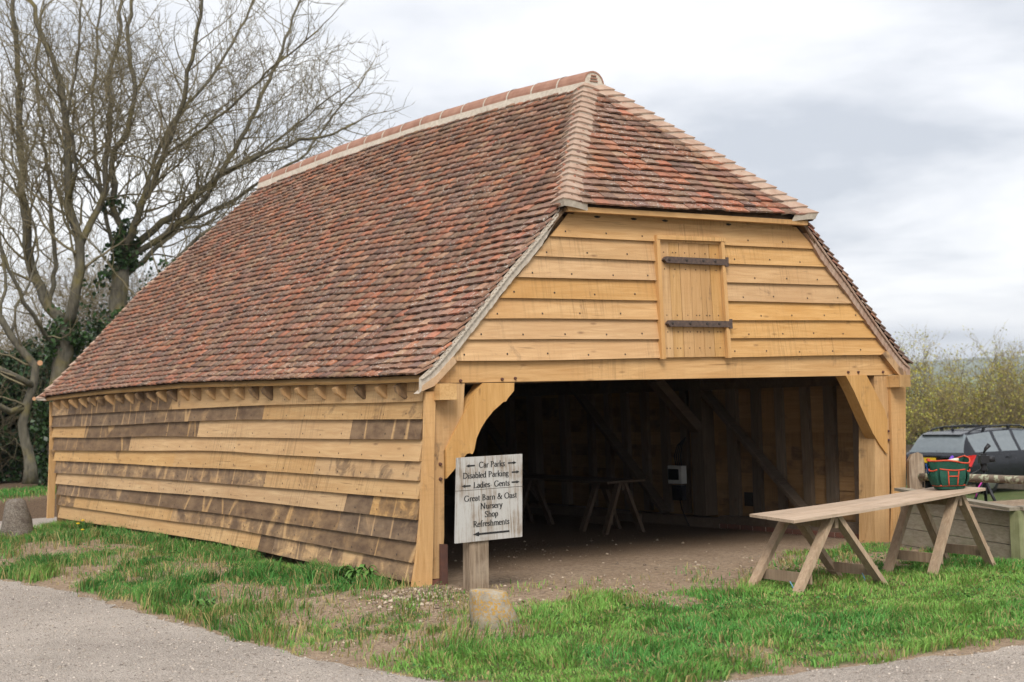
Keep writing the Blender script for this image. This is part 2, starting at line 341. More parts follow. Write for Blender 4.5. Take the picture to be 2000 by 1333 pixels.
def geo(a, b, n): return list(np.geomspace(a, b, n))
gx = np.array([-9 - t for t in geo(3000, .6, 22)] + list(np.arange(-9, 9, .13)) + [9 + t for t in geo(.2, 3000, 44)])
gy = np.array([-9 - t for t in geo(2000, .6, 18)] + list(np.arange(-9, 18, .13)) + [18 + t for t in geo(.2, 3000, 44)])
GX, GY = np.meshgrid(gx, gy); fx_, fy_ = GX.ravel(), GY.ravel()
hz = h(fx_, fy_); nx, ny = len(gx), len(gy)
ii = (np.arange(ny - 1)[:, None] * nx + np.arange(nx - 1)[None]).ravel()
gm = np_mesh('ground', np.stack([fx_, fy_, hz], 1), np.stack([ii, ii + 1, ii + nx + 1, ii + nx], 1).ravel(), np.full(len(ii), 4))
sdv = sdist(fx_, fy_); rr_ = np.hypot(fx_ - 3, fy_ - 5)
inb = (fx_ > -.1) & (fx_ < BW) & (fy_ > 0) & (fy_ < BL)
litter_floor = np.where(inb, .9 * sstep(-.2, 1.6, fy_), 0) + np.where((sdv < 0) & (fy_ > 13), np.maximum(sstep(13.0, 13.5, fy_) * (1 - sstep(14.2, 14.7, fy_)), .85 * sstep(15.6, 16.6, fy_)), 0) * (rr_ < 60)  # barn floor darker inwards from the open front; leaf litter on the far bank
vcol(gm, 'ground', np.stack([gdens(fx_, fy_), litter_floor, sstep(40, 70, rr_)], 1))
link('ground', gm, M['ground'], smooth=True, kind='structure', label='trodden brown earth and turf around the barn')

# gravel track: one sheet that follows the ragged turf edge
def smooth_edge(P, step=.07):
    out = []
    for i in range(len(P) - 1):
        a, b = P[i], P[i + 1]; n = max(1, int(np.hypot(*(b - a)) / step)) if np.hypot(*(b - a)) < 4 else 6
        for k in range(n): out.append(a + (b - a) * k / n)
    return np.array(out)
es = smooth_edge(EDGE[:-2]); jn = (fbm(es[:, 0] * 6, es[:, 1] * 6, 3) - .5) * .22
nrm = np.gradient(es, axis=0); nrm = np.stack([-nrm[:, 1], nrm[:, 0]], 1); nrm /= np.linalg.norm(nrm, axis=1)[:, None] + 1e-9
es = es + nrm * jn[:, None]
outer = [(27, 36), (6, 16.2), (3.5, 13.9), (2, 13.35), (-2, 13.2), (-8, 13.3), (-20, 14), (-30, -25), (30, -25)]
rb = MB(); loop = [(p[0], p[1], -.149) for p in es] + [(x, y, -.149) for x, y in outer]
rb.add(loop, [tuple(range(len(loop)))])
rm = rb.mesh('gravel_track')
import bmesh
bm = bmesh.new(); bm.from_mesh(rm); bmesh.ops.triangulate(bm, faces=bm.faces[:]); 
for f in bm.faces:
    if f.normal.z < 0: f.normal_flip()
bm.to_mesh(rm); bm.free()
link('gravel_track', rm, M['gravel'], kind='structure', label='pale gravel track curving round the barn')

# far hills
hb = MB(); 
for ring, (r0, zt, thick) in enumerate(((1900, 26, 700), (2600, 46, 900))):
    N = 120; vs = []
    for i in range(N + 1):
        a = -1.2 + 3.6 * i / N; zz_ = zt * (.62 + .6 * float(fbm(np.array(i * .11 + ring * 9), np.array(2.5), 3)))
        for k, (rr, q) in enumerate(((r0, -25), (r0 + thick * .3, zz_ * .62), (r0 + thick * .6, zz_), (r0 + thick, zz_ * .9))):
            vs.append((math.sin(a) * rr, math.cos(a) * rr, q))
    hb.add(vs, [(i * 4 + k, i * 4 + k + 1, i * 4 + k + 5, i * 4 + k + 4) for i in range(N) for k in range(3)])
M['hill'] = mat_noise('wooded_hill', (.075, .095, .06), (.14, .17, .085), .006, .95, 0)
part('hills', hb, M['hill'], None, True, kind='structure', label='low wooded hills beyond the valley')
# ------------------------------------------------------------------ the barn
barn = thing('barn', 'long oak weatherboarded barn with half-hipped clay tile roof and open front', 'barn', (0, 0, -.03))
EX = .158; YF = 10.83; OV = .10
def eave_z(y): return float(np.interp(y, [-.2, 1.1, 2.5, 4, 5.5, 8, 11], [1.725, 1.737, 1.76, 1.787, 1.803, 1.793, 1.737]))
def ridge_z(y): return float(np.interp(y, [1.4, 2.7, 4.6, 7, 9.7, 11], [4.965, 5.045, 5.095, 5.10, 5.045, 5.02]))
HX = BW / 2
def wob(a, b): return (float(fbm(np.array(a * .9 + 3), np.array(b * 5 + 1), 2)) - .5) * .045 + (float(vnoise(np.array(a * 2.6), np.array(b * 13 + 5))) - .5) * .016
def slope_pt(y, s, side=-1):
    ez, rz = eave_z(y), ridge_z(y); x = -EX + s * (HX + EX); z = ez + (rz - ez) * s + .05 * max(0, 1 - s / .10) ** 2 + wob(y, s) * min(1, s * 6 + .15)
    return Vector((x if side < 0 else BW - x, y, z))
SL = 4.56; NR = 45
HIP_Z = 3.333; HIP_S = .497; YR = 1.50; O2 = .16; YR2 = 9.55
XH = -EX + HIP_S * (HX + EX)
def y_start(s): return -OV if s < HIP_S else -O2 + (YR + O2) * (s - HIP_S) / (1 - HIP_S)
def y_end(s): return YF if s < HIP_S else YF + (YR2 - YF) * (s - HIP_S) / (1 - HIP_S)
def frame_left(y, s, side=-1):
    o = slope_pt(y, s, side); uy = (slope_pt(y, min(s + .03, 1.03), side) - slope_pt(y, s - .0, side)).normalized()
    ux = Vector((0, side, 0)) if side < 0 else Vector((0, 1, 0)); uz = ux.cross(uy).normalized(); ux = uy.cross(uz).normalized(); return o, ux, uy, uz
HT = Vector((HX, YR, ridge_z(1.45)))
def hip_pt(u, q, end=0):       # u across 0..1, q up 0..1
    a = Vector((XH, -O2, HIP_Z)); b = Vector((BW - XH, -O2, HIP_Z + .02)); p = a.lerp(b, u).lerp(HT, q)
    p.z += (float(vnoise(np.array(u * 9 + 2), np.array(q * 7))) - .5) * .02
    if end: p.y = YF + .04 - (p.y + O2) / (YR + O2) * (YF + .04 - YR2)
    return p
# one canonical cambered tile: x -.5..+.5 (width), y 0 tail .. .19 head, z up
def tile_mesh(k):
    r = random.Random(k); t = .020; c = .004 + .003 * r.random(); v = []
    for (yy, zl) in ((0, .050), (.19, .000)):
        for zt in (t, 0):
            for x, zc in ((-.5, 0), (0, c), (.5, 0)):
                v.append((x, yy + (r.uniform(-.004, .004) if yy == 0 else 0), zl + zt + zc + (r.uniform(-.0015, .0015))))
    # idx: tail top 0-2, tail bottom 3-5, head top 6-8, head bottom 9-11
    f = [(0, 1, 7, 6), (1, 2, 8, 7), (3, 4, 1, 0), (4, 5, 2, 1), (3, 0, 6, 9), (2, 5, 11, 8)]
    mb = MB(); mb.add(v, f); return mb
TILES = [tile_mesh(k) for k in range(8)]
TPAL = [((0.341, 0.14, 0.082), 22), ((0.429, 0.165, 0.09), 9), ((0.275, 0.142, 0.093), 28), ((0.193, 0.12, 0.089), 22), ((0.237, 0.155, 0.112), 17), ((0.319, 0.195, 0.125), 10), ((0.143, 0.098, 0.079), 9), ((0.396, 0.24, 0.159), 5)]
def tile_col():
    t = random.random() * sum(w for _, w in TPAL)
    for c, w in TPAL:
        t -= w
        if t <= 0: break
    k = random.uniform(.85, 1.15); return tuple(min(1, (x * .74 + m * .26) * k * 1.10 * random.uniform(.95, 1.05)) for x, m in zip(c, (.285, .142, .09)))
tl = []     # (matrix, variant, colour, score)
def put_tile(o, ux, uy, uz, width, lift=0):
    o = o + uz * (random.uniform(-.002, .006) + lift); rot = random.gauss(0, .012)
    uxx = ux * math.cos(rot) + uy * math.sin(rot); uyy = uy * math.cos(rot) - ux * math.sin(rot)
    tl_ = random.gauss(0, .010); uxx = (uxx + uz * tl_).normalized(); uzz = uxx.cross(uyy).normalized()
    Mx = Matrix(((uxx.x * width, uyy.x, uzz.x, o.x), (uxx.y * width, uyy.y, uzz.y, o.y), (uxx.z * width, uyy.z, uzz.z, o.z), (0, 0, 0, 1)))
    d = CP - o; sc = max(0, d.normalized().dot(uz)) * width / d.length_squared
    tl.append((Mx, random.randrange(8), tile_col(), sc))
TW = .166
for side in (-1, 1):
    for i in range(NR):
        s = i / NR; a, b = y_start(s + .01), y_end(s + .01); y = a - (i % 2) * TW / 2
        while y < b:
            w = TW * random.uniform(.975, 1.02); y0, y1 = max(y, a), min(y + w, b); y += w
            if y1 - y0 < .03: continue
            o, ux, uy, uz = frame_left((y0 + y1) / 2, s + random.gauss(0, .0010), side); put_tile(o, ux, uy, uz, (y1 - y0) * .985)
for end in (0, 1):
    HL = (HT - Vector((HX, -O2, HIP_Z))).length; NH = 22
    for i in range(NH):
        q = i / NH; pa, pb = hip_pt(0, q, end), hip_pt(1, q, end); wd = (pb - pa).length; x = -(i % 2) * TW / 2
        while x < wd:
            w = TW * random.uniform(.975, 1.02); x0, x1 = max(0, x), min(wd, x + w); x += w
            if x1 - x0 < .03: continue
            uc = (x0 + x1) / 2 / wd; o = hip_pt(uc, q, end); uy = (hip_pt(uc, q + .08, end) - o); uy.x = 0; uy.normalize()
            ux = Vector((1, 0, 0)) if not end else Vector((-1, 0, 0)); uz = ux.cross(uy).normalized(); put_tile(o, ux, uy, uz, (x1 - x0) * .985)
tl.sort(key=lambda t: -t[3])
tms = []
for k, t in enumerate(TILES):
    me = t.mesh('tile'); me.materials.append(M['tile']); tms.append(me)
for Mx, k, c, _ in tl[:300]:
    o = bpy.data.objects.new('tile', tms[k]); COL.objects.link(o); o.parent = barn; o.matrix_parent_inverse = Matrix.Translation(-Vector(barn.location)); o.matrix_basis = Mx; o.color = (*c, 1)
rest = tl[300:]; V = np.zeros((len(rest), 12, 3)); C = np.zeros((len(rest), 12, 3)); base = [np.array([(*v, 1) for v in t.v]) for t in TILES]
for n, (Mx, k, c, _) in enumerate(rest): V[n] = (base[k] @ np.array(Mx).T)[:, :3]; C[n] = c
F = np.array(TILES[0].f); FF = (F[None] + 12 * np.arange(len(rest))[:, None, None]).reshape(-1)
tm = np_mesh('roof_tiles', V.reshape(-1, 3), FF, np.full(len(rest) * 6, 4)); vcol(tm, 'tilecol', C.reshape(-1, 3))
o = link('roof_tiles', tm, M['tile'], barn, kind='stuff'); o.color = (0, 0, 0, 1)
# backing added under the tiles to keep light out of the interior
for side in (-1, 1):
    db = MB(); ys = np.linspace(0, 1, 13); vs = []
    for off in (-.012, -.05):
        for s in np.linspace(0.004, 1, 13):
            for t in ys:
                y = (y_start(s) + .03) * (1 - t) + (y_end(s) - .03) * t; _, _, _, uz = frame_left(y, min(s, .96), side); vs.append(slope_pt(y, s, side) + uz * off)
    q = lambda l, i, j: l * 169 + i * 13 + j
    fs = [(q(l, i, j), q(l, i, j + 1), q(l, i + 1, j + 1), q(l, i + 1, j)) for l in (0, 1) for i in range(12) for j in range(12)]
    fs += [(q(0, 0, j), q(1, 0, j), q(1, 0, j + 1), q(0, 0, j + 1)) for j in range(12)] + [(q(0, i, 0), q(0, i + 1, 0), q(1, i + 1, 0), q(1, i, 0)) for i in range(12)]
    db.add(vs, fs); part('roof_backing', db, M['old_x'], barn)
for end in (0, 1):  # same added backing under the hip tiles
    db = MB(); a, b, c = hip_pt(0, 0, end), hip_pt(1, 0, end), hip_pt(.5, 1, end); up = Vector((0, .7, -.7)) if not end else Vector((0, -.7, -.7))
    db.add([a + up * .02, b + up * .02, c + up * .02, a + up * .06, b + up * .06, c + up * .06], [(0, 1, 2), (3, 5, 4), (0, 3, 4, 1)]); part('hip_backing', db, M['old_x'], barn)
# eave batten boards
yy = np.linspace(-OV + .02, YF - .02, 15)
for side in (-1, 1):
    eb = MB(); vs = []
    for y in yy:
        p, _, uy, uz = frame_left(y, .002, side)
        for a, b in ((-.006, -.004), (.05, -.004), (.05, -.034), (-.006, -.034)): vs.append(p + uy * a + uz * b)
    eb.add(vs, [(4 * i + k, 4 * i + (k + 1) % 4, 4 * i + 4 + (k + 1) % 4, 4 * i + 4 + k) for i in range(14) for k in range(4)] + [(0, 1, 2, 3), (59, 58, 57, 56)])
    part('eave_batten', eb, M['oak_y'], barn, color=(.05, .95, 1, 1))
hb_ = MB().box(XH + .03, BW - XH - .03, -O2 - .005, -O2 + .06, HIP_Z - .036, HIP_Z + .012); part('hip_eave_batten', hb_, M['oak_x'], barn, color=(0, .95, 1, 1))
# bonnet hip tiles with mortar between them
def bonnets(hp, a_dir, b_dir, n):
    for i in range(n - 1):
        q = i / n; p = hp(q); d = (hp(min(1, q + .05)) - hp(q)).normalized(); ad = a_dir.normalized(); bd = b_dir.normalized()
        nn = -(ad + bd); nn = (nn - d * nn.dot(d)); nn.z = abs(nn.z); nn.normalize()
        w0 = .262 * random.uniform(.96, 1.04); rz = random.uniform(-.006, .006)
        def sec(w, hgt, k=9):
            out = []
            for j in range(k):
                t = -1 + 2 * j / (k - 1); f = ad if t < 0 else bd; u = abs(t)
                out.append(f * (w * u) + nn * (hgt * (1 - u ** 1.7) + .012) )
            return out
        tail = [p + v - d * (.01) + nn * (.036 + rz) for v in sec(w0, .060)]; head = [p + v + d * .17 + nn * .006 for v in sec(w0 * .8, .050)]
        drop = d * 0
        k = 9; th = nn * .014
        # tail edge scoops down in the middle of each flank
        tail = [v - d * (.030 * math.sin(math.pi * j / (k - 1))) for j, v in enumerate(tail)]
        vs = [v + th for v in tail] + [v + th for v in head] + tail
        fs = [(j, j + 1, k + j + 1, k + j) for j in range(k - 1)] + [(2 * k + j, 2 * k + j + 1, j + 1, j) for j in range(k - 1)] + [(0, k, 2 * k)]
        mb = MB().add(vs, fs); c = random.uniform(.75, 1.1); part('bonnet_tile', mb, M['bonnet'], barn, False)
        lo = [v + d * .004 + nn * .002 for v in tail]; lo2 = [v - d * .006 - nn * .070 for v in tail]
        mb = MB().add(lo + lo2, [(k + j, k + j + 1, j + 1, j) for j in range(k - 1)]); part('mortar_bed', mb, M['mortar'], barn)
hipL = lambda q: Vector((XH, -O2, HIP_Z)).lerp(HT, q); hipR = lambda q: Vector((BW - XH, -O2, HIP_Z + .02)).lerp(HT, q)
bonnets(hipL, Vector((0, 1, 0)), Vector((1, 0, 0)), 22); bonnets(hipR, Vector((0, 1, 0)), Vector((-1, 0, 0)), 22)
HB = hip_pt(.5, 1, 1); hipLb = lambda q: Vector((XH, YF + .04, HIP_Z)).lerp(HB, q)
bonnets(hipLb, Vector((0, -1, 0)), Vector((1, 0, 0)), 22)
vergeLb = lambda q: slope_pt(YF - .02, HIP_S * q, -1).lerp(Vector((XH, YF + .04, HIP_Z)), q)
bonnets(vergeLb, Vector((0, -1, 0)), Vector((1, 0, .0)), 22)
# ridge tiles
y = YR - .13; nrt = 17; seg = (YR2 + .1 - y) / nrt
for i in range(nrt):
    y0, y1 = y + i * seg + .006, y + (i + 1) * seg - .006; mb = MB(); K = 11; vs = []; dz = random.uniform(-.006, .006)
    for r in (.152, .134):
        for yq in (y0, y1):
            zc = ridge_z(yq) - .02 + dz
            for j in range(K):
                a = math.pi * j / (K - 1); vs.append((HX - r * math.cos(a) * .95, yq, zc + r * math.sin(a) * 1.0))
    o0, i0 = 0, 2 * K
    fs = [(j, K + j, K + j + 1, j + 1) for j in range(K - 1)] + [(j, j + 1, i0 + j + 1, i0 + j) for j in range(K - 1)] + [(K + j, i0 + K + j, i0 + K + j + 1, K + j + 1) for j in range(K - 1)]
    mb.add(vs, fs); part('ridge_tile', mb, M['ridge'], barn, False)
mb = MB(); K = 11
for i in range(nrt - 1):      # mortar joints between ridge tiles
    yq = y + (i + 1) * seg; zc = ridge_z(yq) - .02; vs = []
    for yy_ in (yq - .014, yq + .014):
        for j in range(K): a = math.pi * j / (K - 1); r = .1555; vs.append((HX - r * math.cos(a) * .95, yy_, zc + r * math.sin(a)))
    mb.add(vs, [(j, K + j, K + j + 1, j + 1) for j in range(K - 1)])
part('ridge_joints', mb, M['mortar'], barn)
mb = MB(); yv = np.linspace(y - .01, YR2 + .1, 40); vs = []
for q in yv:
    zc = ridge_z(q) - .02; w = .006 * math.sin(q * 9)
    for dx_, dz_ in ((-.178 - w, -.105), (-.148, .012), (.148, .012), (.178 + w, -.105)): vs.append((HX + dx_, q, zc + dz_))
mb.add(vs, [(4 * i + k, 4 * i + k + 1, 4 * i + 5 + k, 4 * i + 4 + k) for i in range(39) for k in range(3)] + [(0, 1, 2, 3), (159, 158, 157, 156)]); part('ridge_mortar', mb, M['mortar'], barn)
mb = MB(); zc = ridge_z(y) - .02; ring = [(HX - .138 * math.cos(math.pi * j / 14) * .95, y + .012, zc + .138 * math.sin(math.pi * j / 14)) for j in range(15)]
mb.add(ring, [tuple(range(15))]); end_ = part('ridge_end', mb, M['mortar'], barn)
mb = MB()
for k, hw in ((0, .052), (1, .044), (2, .033)): mb.box(HX - hw, HX + hw, y - .004, y + .02, zc + .030 + k * .030, zc + .042 + k * .030)
sub(end_, part('tile_slips', mb, M['ridge'], barn))
# verge mortar with struck tile edges, front
for side in (-1, 1):
    mb = MB(); vs = []; NS = 60
    for i in range(NS + 1):
        s = HIP_S * i / NS * .995; p = slope_pt(-OV + .012, s, side); saw_ = .010 * ((i * 1.5) % 3) / 3; th = .095 * min(1, .45 + (1 - i / NS) * 4) + random.uniform(-.004, .004)
        for a, yq in ((.006, 0.0), (-th, .008 + saw_), (-th, .10)): vs.append(p + Vector((0, yq, a * 1.35)))
    mb.add(vs, [(3 * i + k, 3 * i + k + 1, 3 * i + 4 + k, 3 * i + 3 + k) for i in range(NS) for k in range(2)]); part('verge_mortar', mb, M['mortar'] if side < 0 else M['bonnet'], barn)
    mb = MB()
    for i in range(44):        # undercloak tile edges bedded in the mortar
        s = (i + .3) / 45 * HIP_S * 1.0; p = slope_pt(-OV, s, side); _, _, uy, uz = frame_left(-OV, s, side)
        a = p - uz * .012 + Vector((0, .004, 0)); b = p + uy * .115 - uz * .030 + Vector((0, .004, 0)); mb.beam(a, b, .014, .009, uz, .010, .004)
    part('verge_tile_edges', mb, M['mortar'] if side < 0 else M['bonnet'], barn, kind='stuff', color=(.16, .10, .08, 1))

# ---- side wall of weatherboards
LINES = [(1.80, 1.83, 1.765), (1.546, 1.585, 1.583), (1.379, 1.442, 1.427), (1.213, 1.26, 1.249), (1.04, 1.09, 1.072), (.876, .91, .896), (.706, .749, .725), (.553, .578, .547), (.40, .414, .368), (.24, .258, .195), (.068, .10, .028)]
def zline(i, y):
    a, b, c = LINES[i]; z = float(np.interp(y, [0.03, 4.1, 10.5], [c, b, a])); t = (y - .03) / 10.5
    return z + (float(vnoise(np.array(y * .45 + i * 3.7), np.array(i * 1.3))) - .5) * (.030 if i else 0)
def xwall(y, z): return -.018 - .205 * (1 - .62 * y / 10.7) * max(0, (1.6 - z) / 1.55) ** 1.5
ROWS = [([10.70, 9.90, 9.55, 5.89, .03], [.28, .85, .68, .02]), ([10.69, 6.6, 3.31, .05], [.62, .66, .12]), ([10.66, 9.17, 5.08, 1.35, .06], [.08, .68, .0, .80]), ([10.61, 7.35, 3.99, .05], [.66, .0, .02]),
        ([10.55, 5.8, 2.06, .04], [.10, .04, .26]), ([10.49, 3.19, .02], [.50, .04]), ([10.41, 6.2, 1.36, .85, .01], [.10, .08, .84, .42]), ([10.33, 7.3, 3.85, 1.45, -.01], [.62, .82, .62, .60]),
        ([10.24, 9.5, 5.73, 5.43, 2.07, -.01], [.48, .05, .86, .50, .62]), ([10.21, 3.18, 2.83, -.01], [.06, .84, .50])]
def side_board(y0, y1, i, lap=.035):
    n = max(2, min(6, int((y0 - y1) / .55))); vs = []
    for k in range(n + 1):
        y = y0 + (y1 - y0) * k / n; zb, zt = zline(i + 1, y), zline(i, y) + (lap if i else 0)
        xb, xt = xwall(y, zb), xwall(y, min(zt, 1.6)) + (.004 if i else 0.0)
        vs += [(xb - .041, y, zb), (xb - .012, y, zb), (xt - .001, y, zt), (xt - .009, y, zt)]
    fs = [(4 * k + j, 4 * k + (j + 1) % 4, 4 * k + 4 + (j + 1) % 4, 4 * k + 4 + j) for k in range(n) for j in range(4)] + [(3, 2, 1, 0), (4 * n, 4 * n + 1, 4 * n + 2, 4 * n + 3)]
    return MB().add(vs, fs)
for i, (ys, st) in enumerate(ROWS):
    for k in range(len(st)):
        part('weatherboard', side_board(ys[k] - .0015, ys[k + 1] + .0015, i), M['oak_y'], barn, color=(st[k], random.uniform(.88, 1.06), random.uniform(.88, 1.05), 1))
nb = MB()
for i in range(10):
    for y in np.arange(.3, 10.3, .41):
        yy_ = y + random.uniform(-.03, .03); z = zline(i + 1, yy_) + .045 + random.uniform(-.008, .008); x = xwall(yy_, zline(i + 1, yy_)) - .0335
        nb.add([(x, yy_ - .005, z - .007), (x, yy_ + .005, z - .007), (x + .001, yy_ + .005, z + .009), (x + .001, yy_ - .005, z + .009), (x - .004, yy_, z)], [(0, 4, 1), (1, 4, 2), (2, 4, 3), (3, 4, 0)])
part('nail_heads', nb, M['nail'], barn, kind='stuff')
# corner boards
part('corner_board', MB().prism_y([(-.262, .0), (-.068, -.032), (-.035, .5), (.0, 1.2), (.03, 1.665), (-.07, 1.665), (-.10, 1.2), (-.155, .6), (-.205, .25)], -.052, -.014), M['oak_z'], barn, color=(.05, 1.04, 1, 1))
part('corner_board', MB().prism_y([(5.865, -.17), (6.055, -.15), (6.125, .4), (6.20, 1.58), (5.945, 1.58), (5.93, .45)], -.045, -.008), M['oak_z'], barn, color=(.02, 1.0, 1, 1))
xf = [xwall(10.6, z) for z in (.07, .6, 1.2, 1.75)]
part('corner_board', MB().add([(xf[k] - .05, yq, z) for z, k in ((.03, 0), (.6, 1), (1.2, 2), (1.75, 3)) for yq in (10.69, 10.74)] + [(xf[k] + .05, yq, z) for z, k in ((.03, 0), (.6, 1), (1.2, 2), (1.75, 3)) for yq in (10.69, 10.74)],
     [(2 * i, 2 * i + 1, 2 * i + 3, 2 * i + 2) for i in range(3)] + [(2 * i, 2 * i + 2, 2 * i + 10, 2 * i + 8) for i in range(3)] + [(2 * i + 1, 2 * i + 9, 2 * i + 11, 2 * i + 3) for i in range(3)]), M['oak_z'], barn, color=(.1, .95, 1, 1))
# rafter feet
ry = .35
while ry < 10.4:
    z = eave_z(ry); xo = -.135 + random.uniform(-.01, .01); wd = random.uniform(.05, .075); mb = MB()
    mb.add([(xo, ry, z - .012), (xo + .02, ry, z - .055 - random.uniform(0, .02)), (-.01, ry - .07, z - .165), (.10, ry, z + .14), (xo, ry + wd, z - .012), (xo + .02, ry + wd, z - .055), (-.01, ry + wd - .07, z - .165), (.10, ry + wd, z + .14)],
           [(0, 1, 2, 3), (7, 6, 5, 4), (0, 4, 5, 1), (1, 5, 6, 2), (3, 7, 4, 0)])
    part('rafter_foot', mb, M['oak_z'], barn, color=(random.choice([0, .1, .5]), random.uniform(.85, 1.05), .95, 1)); ry += random.uniform(.34, .42)

# ---- gable front
FZ = [1.925, 2.115, 2.304, 2.491, 2.683, 2.877, 3.067, 3.235]
def gl(z): return .212 + (z - 1.925) * (1.401 - .212) / (3.067 - 1.925)
def gr_(z): return 5.976 + (z - 1.928) * (4.756 - 5.976) / (3.068 - 1.928)
HXL, HXR = 2.600, 3.535       # hatch frame outer sides
def front_board(xl0, xl1, xr0, xr1, z0, z1, i):
    n = 6; vs = []
    for k in range(n + 1):
        t = k / n; w = (float(vnoise(np.array((xl0 + (xr0 - xl0) * t) * .8), np.array(i * 2.1))) - .5) * .012
        vs += [(xl0 + (xr0 - xl0) * t, -.058, z0 + w), (xl0 + (xr0 - xl0) * t, -.034, z0 + w), (xl1 + (xr1 - xl1) * t, -.014, z1), (xl1 + (xr1 - xl1) * t, -.024, z1)]
    fs = [(4 * k + (j + 1) % 4, 4 * k + j, 4 * k + 4 + j, 4 * k + 4 + (j + 1) % 4) for k in range(n) for j in range(4)] + [(0, 1, 2, 3), (4 * n + 3, 4 * n + 2, 4 * n + 1, 4 * n)]
    return MB().add(vs, fs)
gn = MB()
for i in range(7):
    z0, z1 = FZ[i], FZ[i + 1] + (.03 if i < 6 else .06); zt = min(z1, 3.29)
    a0, a1, b0, b1 = gl(z0) - .07, gl(zt) - .07, gr_(z0) + .07, gr_(zt) + .07
    col = lambda: (random.uniform(0, .05), random.uniform(.88, 1.08), random.uniform(.88, 1.08), 1)
    if i < 6:
        part('weatherboard', front_board(a0, a1, HXL + .004, HXL + .004, z0, z1, i), M['oak_x'], barn, color=col())
        part('weatherboard', front_board(HXR - .004, HXR - .004, b0, b1, z0, z1, i + 20), M['oak_x'], barn, color=col())
    else: part('weatherboard', front_board(a0, a1, b0, b1, z0, z1, i), M['oak_x'], barn, color=col())
    for x in np.arange(a0 + .17, b0 - .1, .47):
        if i < 6 and HXL - .03 < x < HXR + .03: continue
        xx = x + random.uniform(-.03, .03); z = z0 + .05 + random.uniform(-.01, .01)
        gn.add([(xx - .0075, -.0555, z - .0075), (xx + .0075, -.0555, z - .0075), (xx + .0075, -.053, z + .0075), (xx - .0075, -.053, z + .0075), (xx, -.060, z)], [(0, 1, 4), (1, 2, 4), (2, 3, 4), (3, 0, 4)])
part('weatherboard', MB().hexa([(gl(3.2) - .02, -.030, 3.225), (gr_(3.2) + .02, -.030, 3.225), (gr_(3.2), -.010, 3.225), (gl(3.2), -.010, 3.225), (gl(3.33), -.030, 3.33), (gr_(3.33), -.030, 3.33), (gr_(3.33), -.010, 3.33), (gl(3.33), -.010, 3.33)]), M['oak_x'], barn, color=(.1, .9, 1, 1))
part('nail_heads', gn, M['nail'], barn, kind='stuff')
part('gable_backing', MB().prism_y([(.25, 1.72), (5.9, 1.72), (4.75, 3.27), (1.4, 3.27)], .002, .03), M['inner'], barn, color=(.3, .6, 1, 1))
for x in (1.9, 2.35, 2.75, 3.6): part('rafter_gap', MB().add([(x + math.cos(a) * .04, -.038, 3.282 + math.sin(a) * .016) for a in np.linspace(math.pi, 2 * math.pi, 7)] + [(x, -.034, 3.29)], [(i, i + 1, 7) for i in range(6)]), M['dark'], barn)
# hatch: frame, planks, strap hinges, nails
hf = bpy.data.objects.new('hatch', None); COL.objects.link(hf); hf.parent = barn; hf.matrix_parent_inverse = Matrix.Translation(-Vector(barn.location)); hf['label'] = 'small plank hatch with two iron strap hinges'
def hpart(name, mb, mat, **k):
    return sub(hf, part(name, mb, mat, barn, **k))
c1 = (0, 1.06, 1.02, 1)
hpart('hatch_frame', MB().hexa([(2.604, -.088, 1.915), (2.652, -.088, 1.915), (2.652, -.02, 1.915), (2.604, -.02, 1.915), (2.588, -.088, 3.115), (2.630, -.088, 3.115), (2.630, -.02, 3.115), (2.588, -.02, 3.115)]), M['oak_z'], color=c1)
hpart('hatch_frame', MB().hexa([(3.478, -.088, 1.915), (3.526, -.088, 1.915), (3.526, -.02, 1.915), (3.478, -.02, 1.915), (3.442, -.088, 3.09), (3.484, -.088, 3.09), (3.484, -.02, 3.09), (3.442, -.02, 3.09)]), M['oak_z'], color=c1)
hpart('hatch_lintel', MB().hexa([(2.595, -.093, 3.085), (3.50, -.093, 3.092), (3.50, -.02, 3.092), (2.595, -.02, 3.085), (2.595, -.093, 3.128), (3.50, -.093, 3.130), (3.50, -.02, 3.130), (2.595, -.02, 3.128)]), M['oak_x'], color=c1)
xs0 = np.linspace(2.654, 3.476, 7); xs1 = np.linspace(2.632, 3.440, 7)
for k in range(6):
    g_ = .0025; a0, a1, b0, b1 = xs0[k] + g_, xs0[k + 1] - g_, xs1[k] + g_, xs1[k + 1] - g_; yq = -.046 - random.uniform(0, .004)
    hpart('hatch_plank', MB().hexa([(a0, yq, 1.93), (a1, yq, 1.93), (a1, -.02, 1.93), (a0, -.02, 1.93), (b0, yq, 3.082), (b1, yq, 3.082), (b1, -.02, 3.082), (b0, -.02, 3.082)]), M['oak_z'], color=(random.uniform(0, .12), random.uniform(.86, 1.02), random.uniform(.95, 1.1), 1))
for z, xl, xr in ((2.888, 2.672, 3.52), (2.262, 2.685, 3.54)):
    w = .031; hpart('strap_hinge', MB().prism_y([(xl, z), (xl + .03, z - w), (xr - .04, z - w - .006), (xr - .04, z - w - .02), (xr + .005, z - w - .02), (xr + .005, z + w + .014), (xr - .03, z + w + .014), (xr - .03, z + w - .006), (xl + .03, z + w), ], -.098, -.051), M['iron'])
    nm = MB()
    for t in (.07, .34, .6, .79): nm.lathe([(.016, 0), (.012, .006), (.002, .009)], (0, 0, 0), 8); [nm.v.__setitem__(i, (xl + (xr - xl) * t + nm.v[i][0], -.098 - nm.v[i][2], z + nm.v[i][1])) for i in range(len(nm.v) - 24, len(nm.v))]
    hpart('hinge_bolts', nm, M['nail'])
nm = MB()
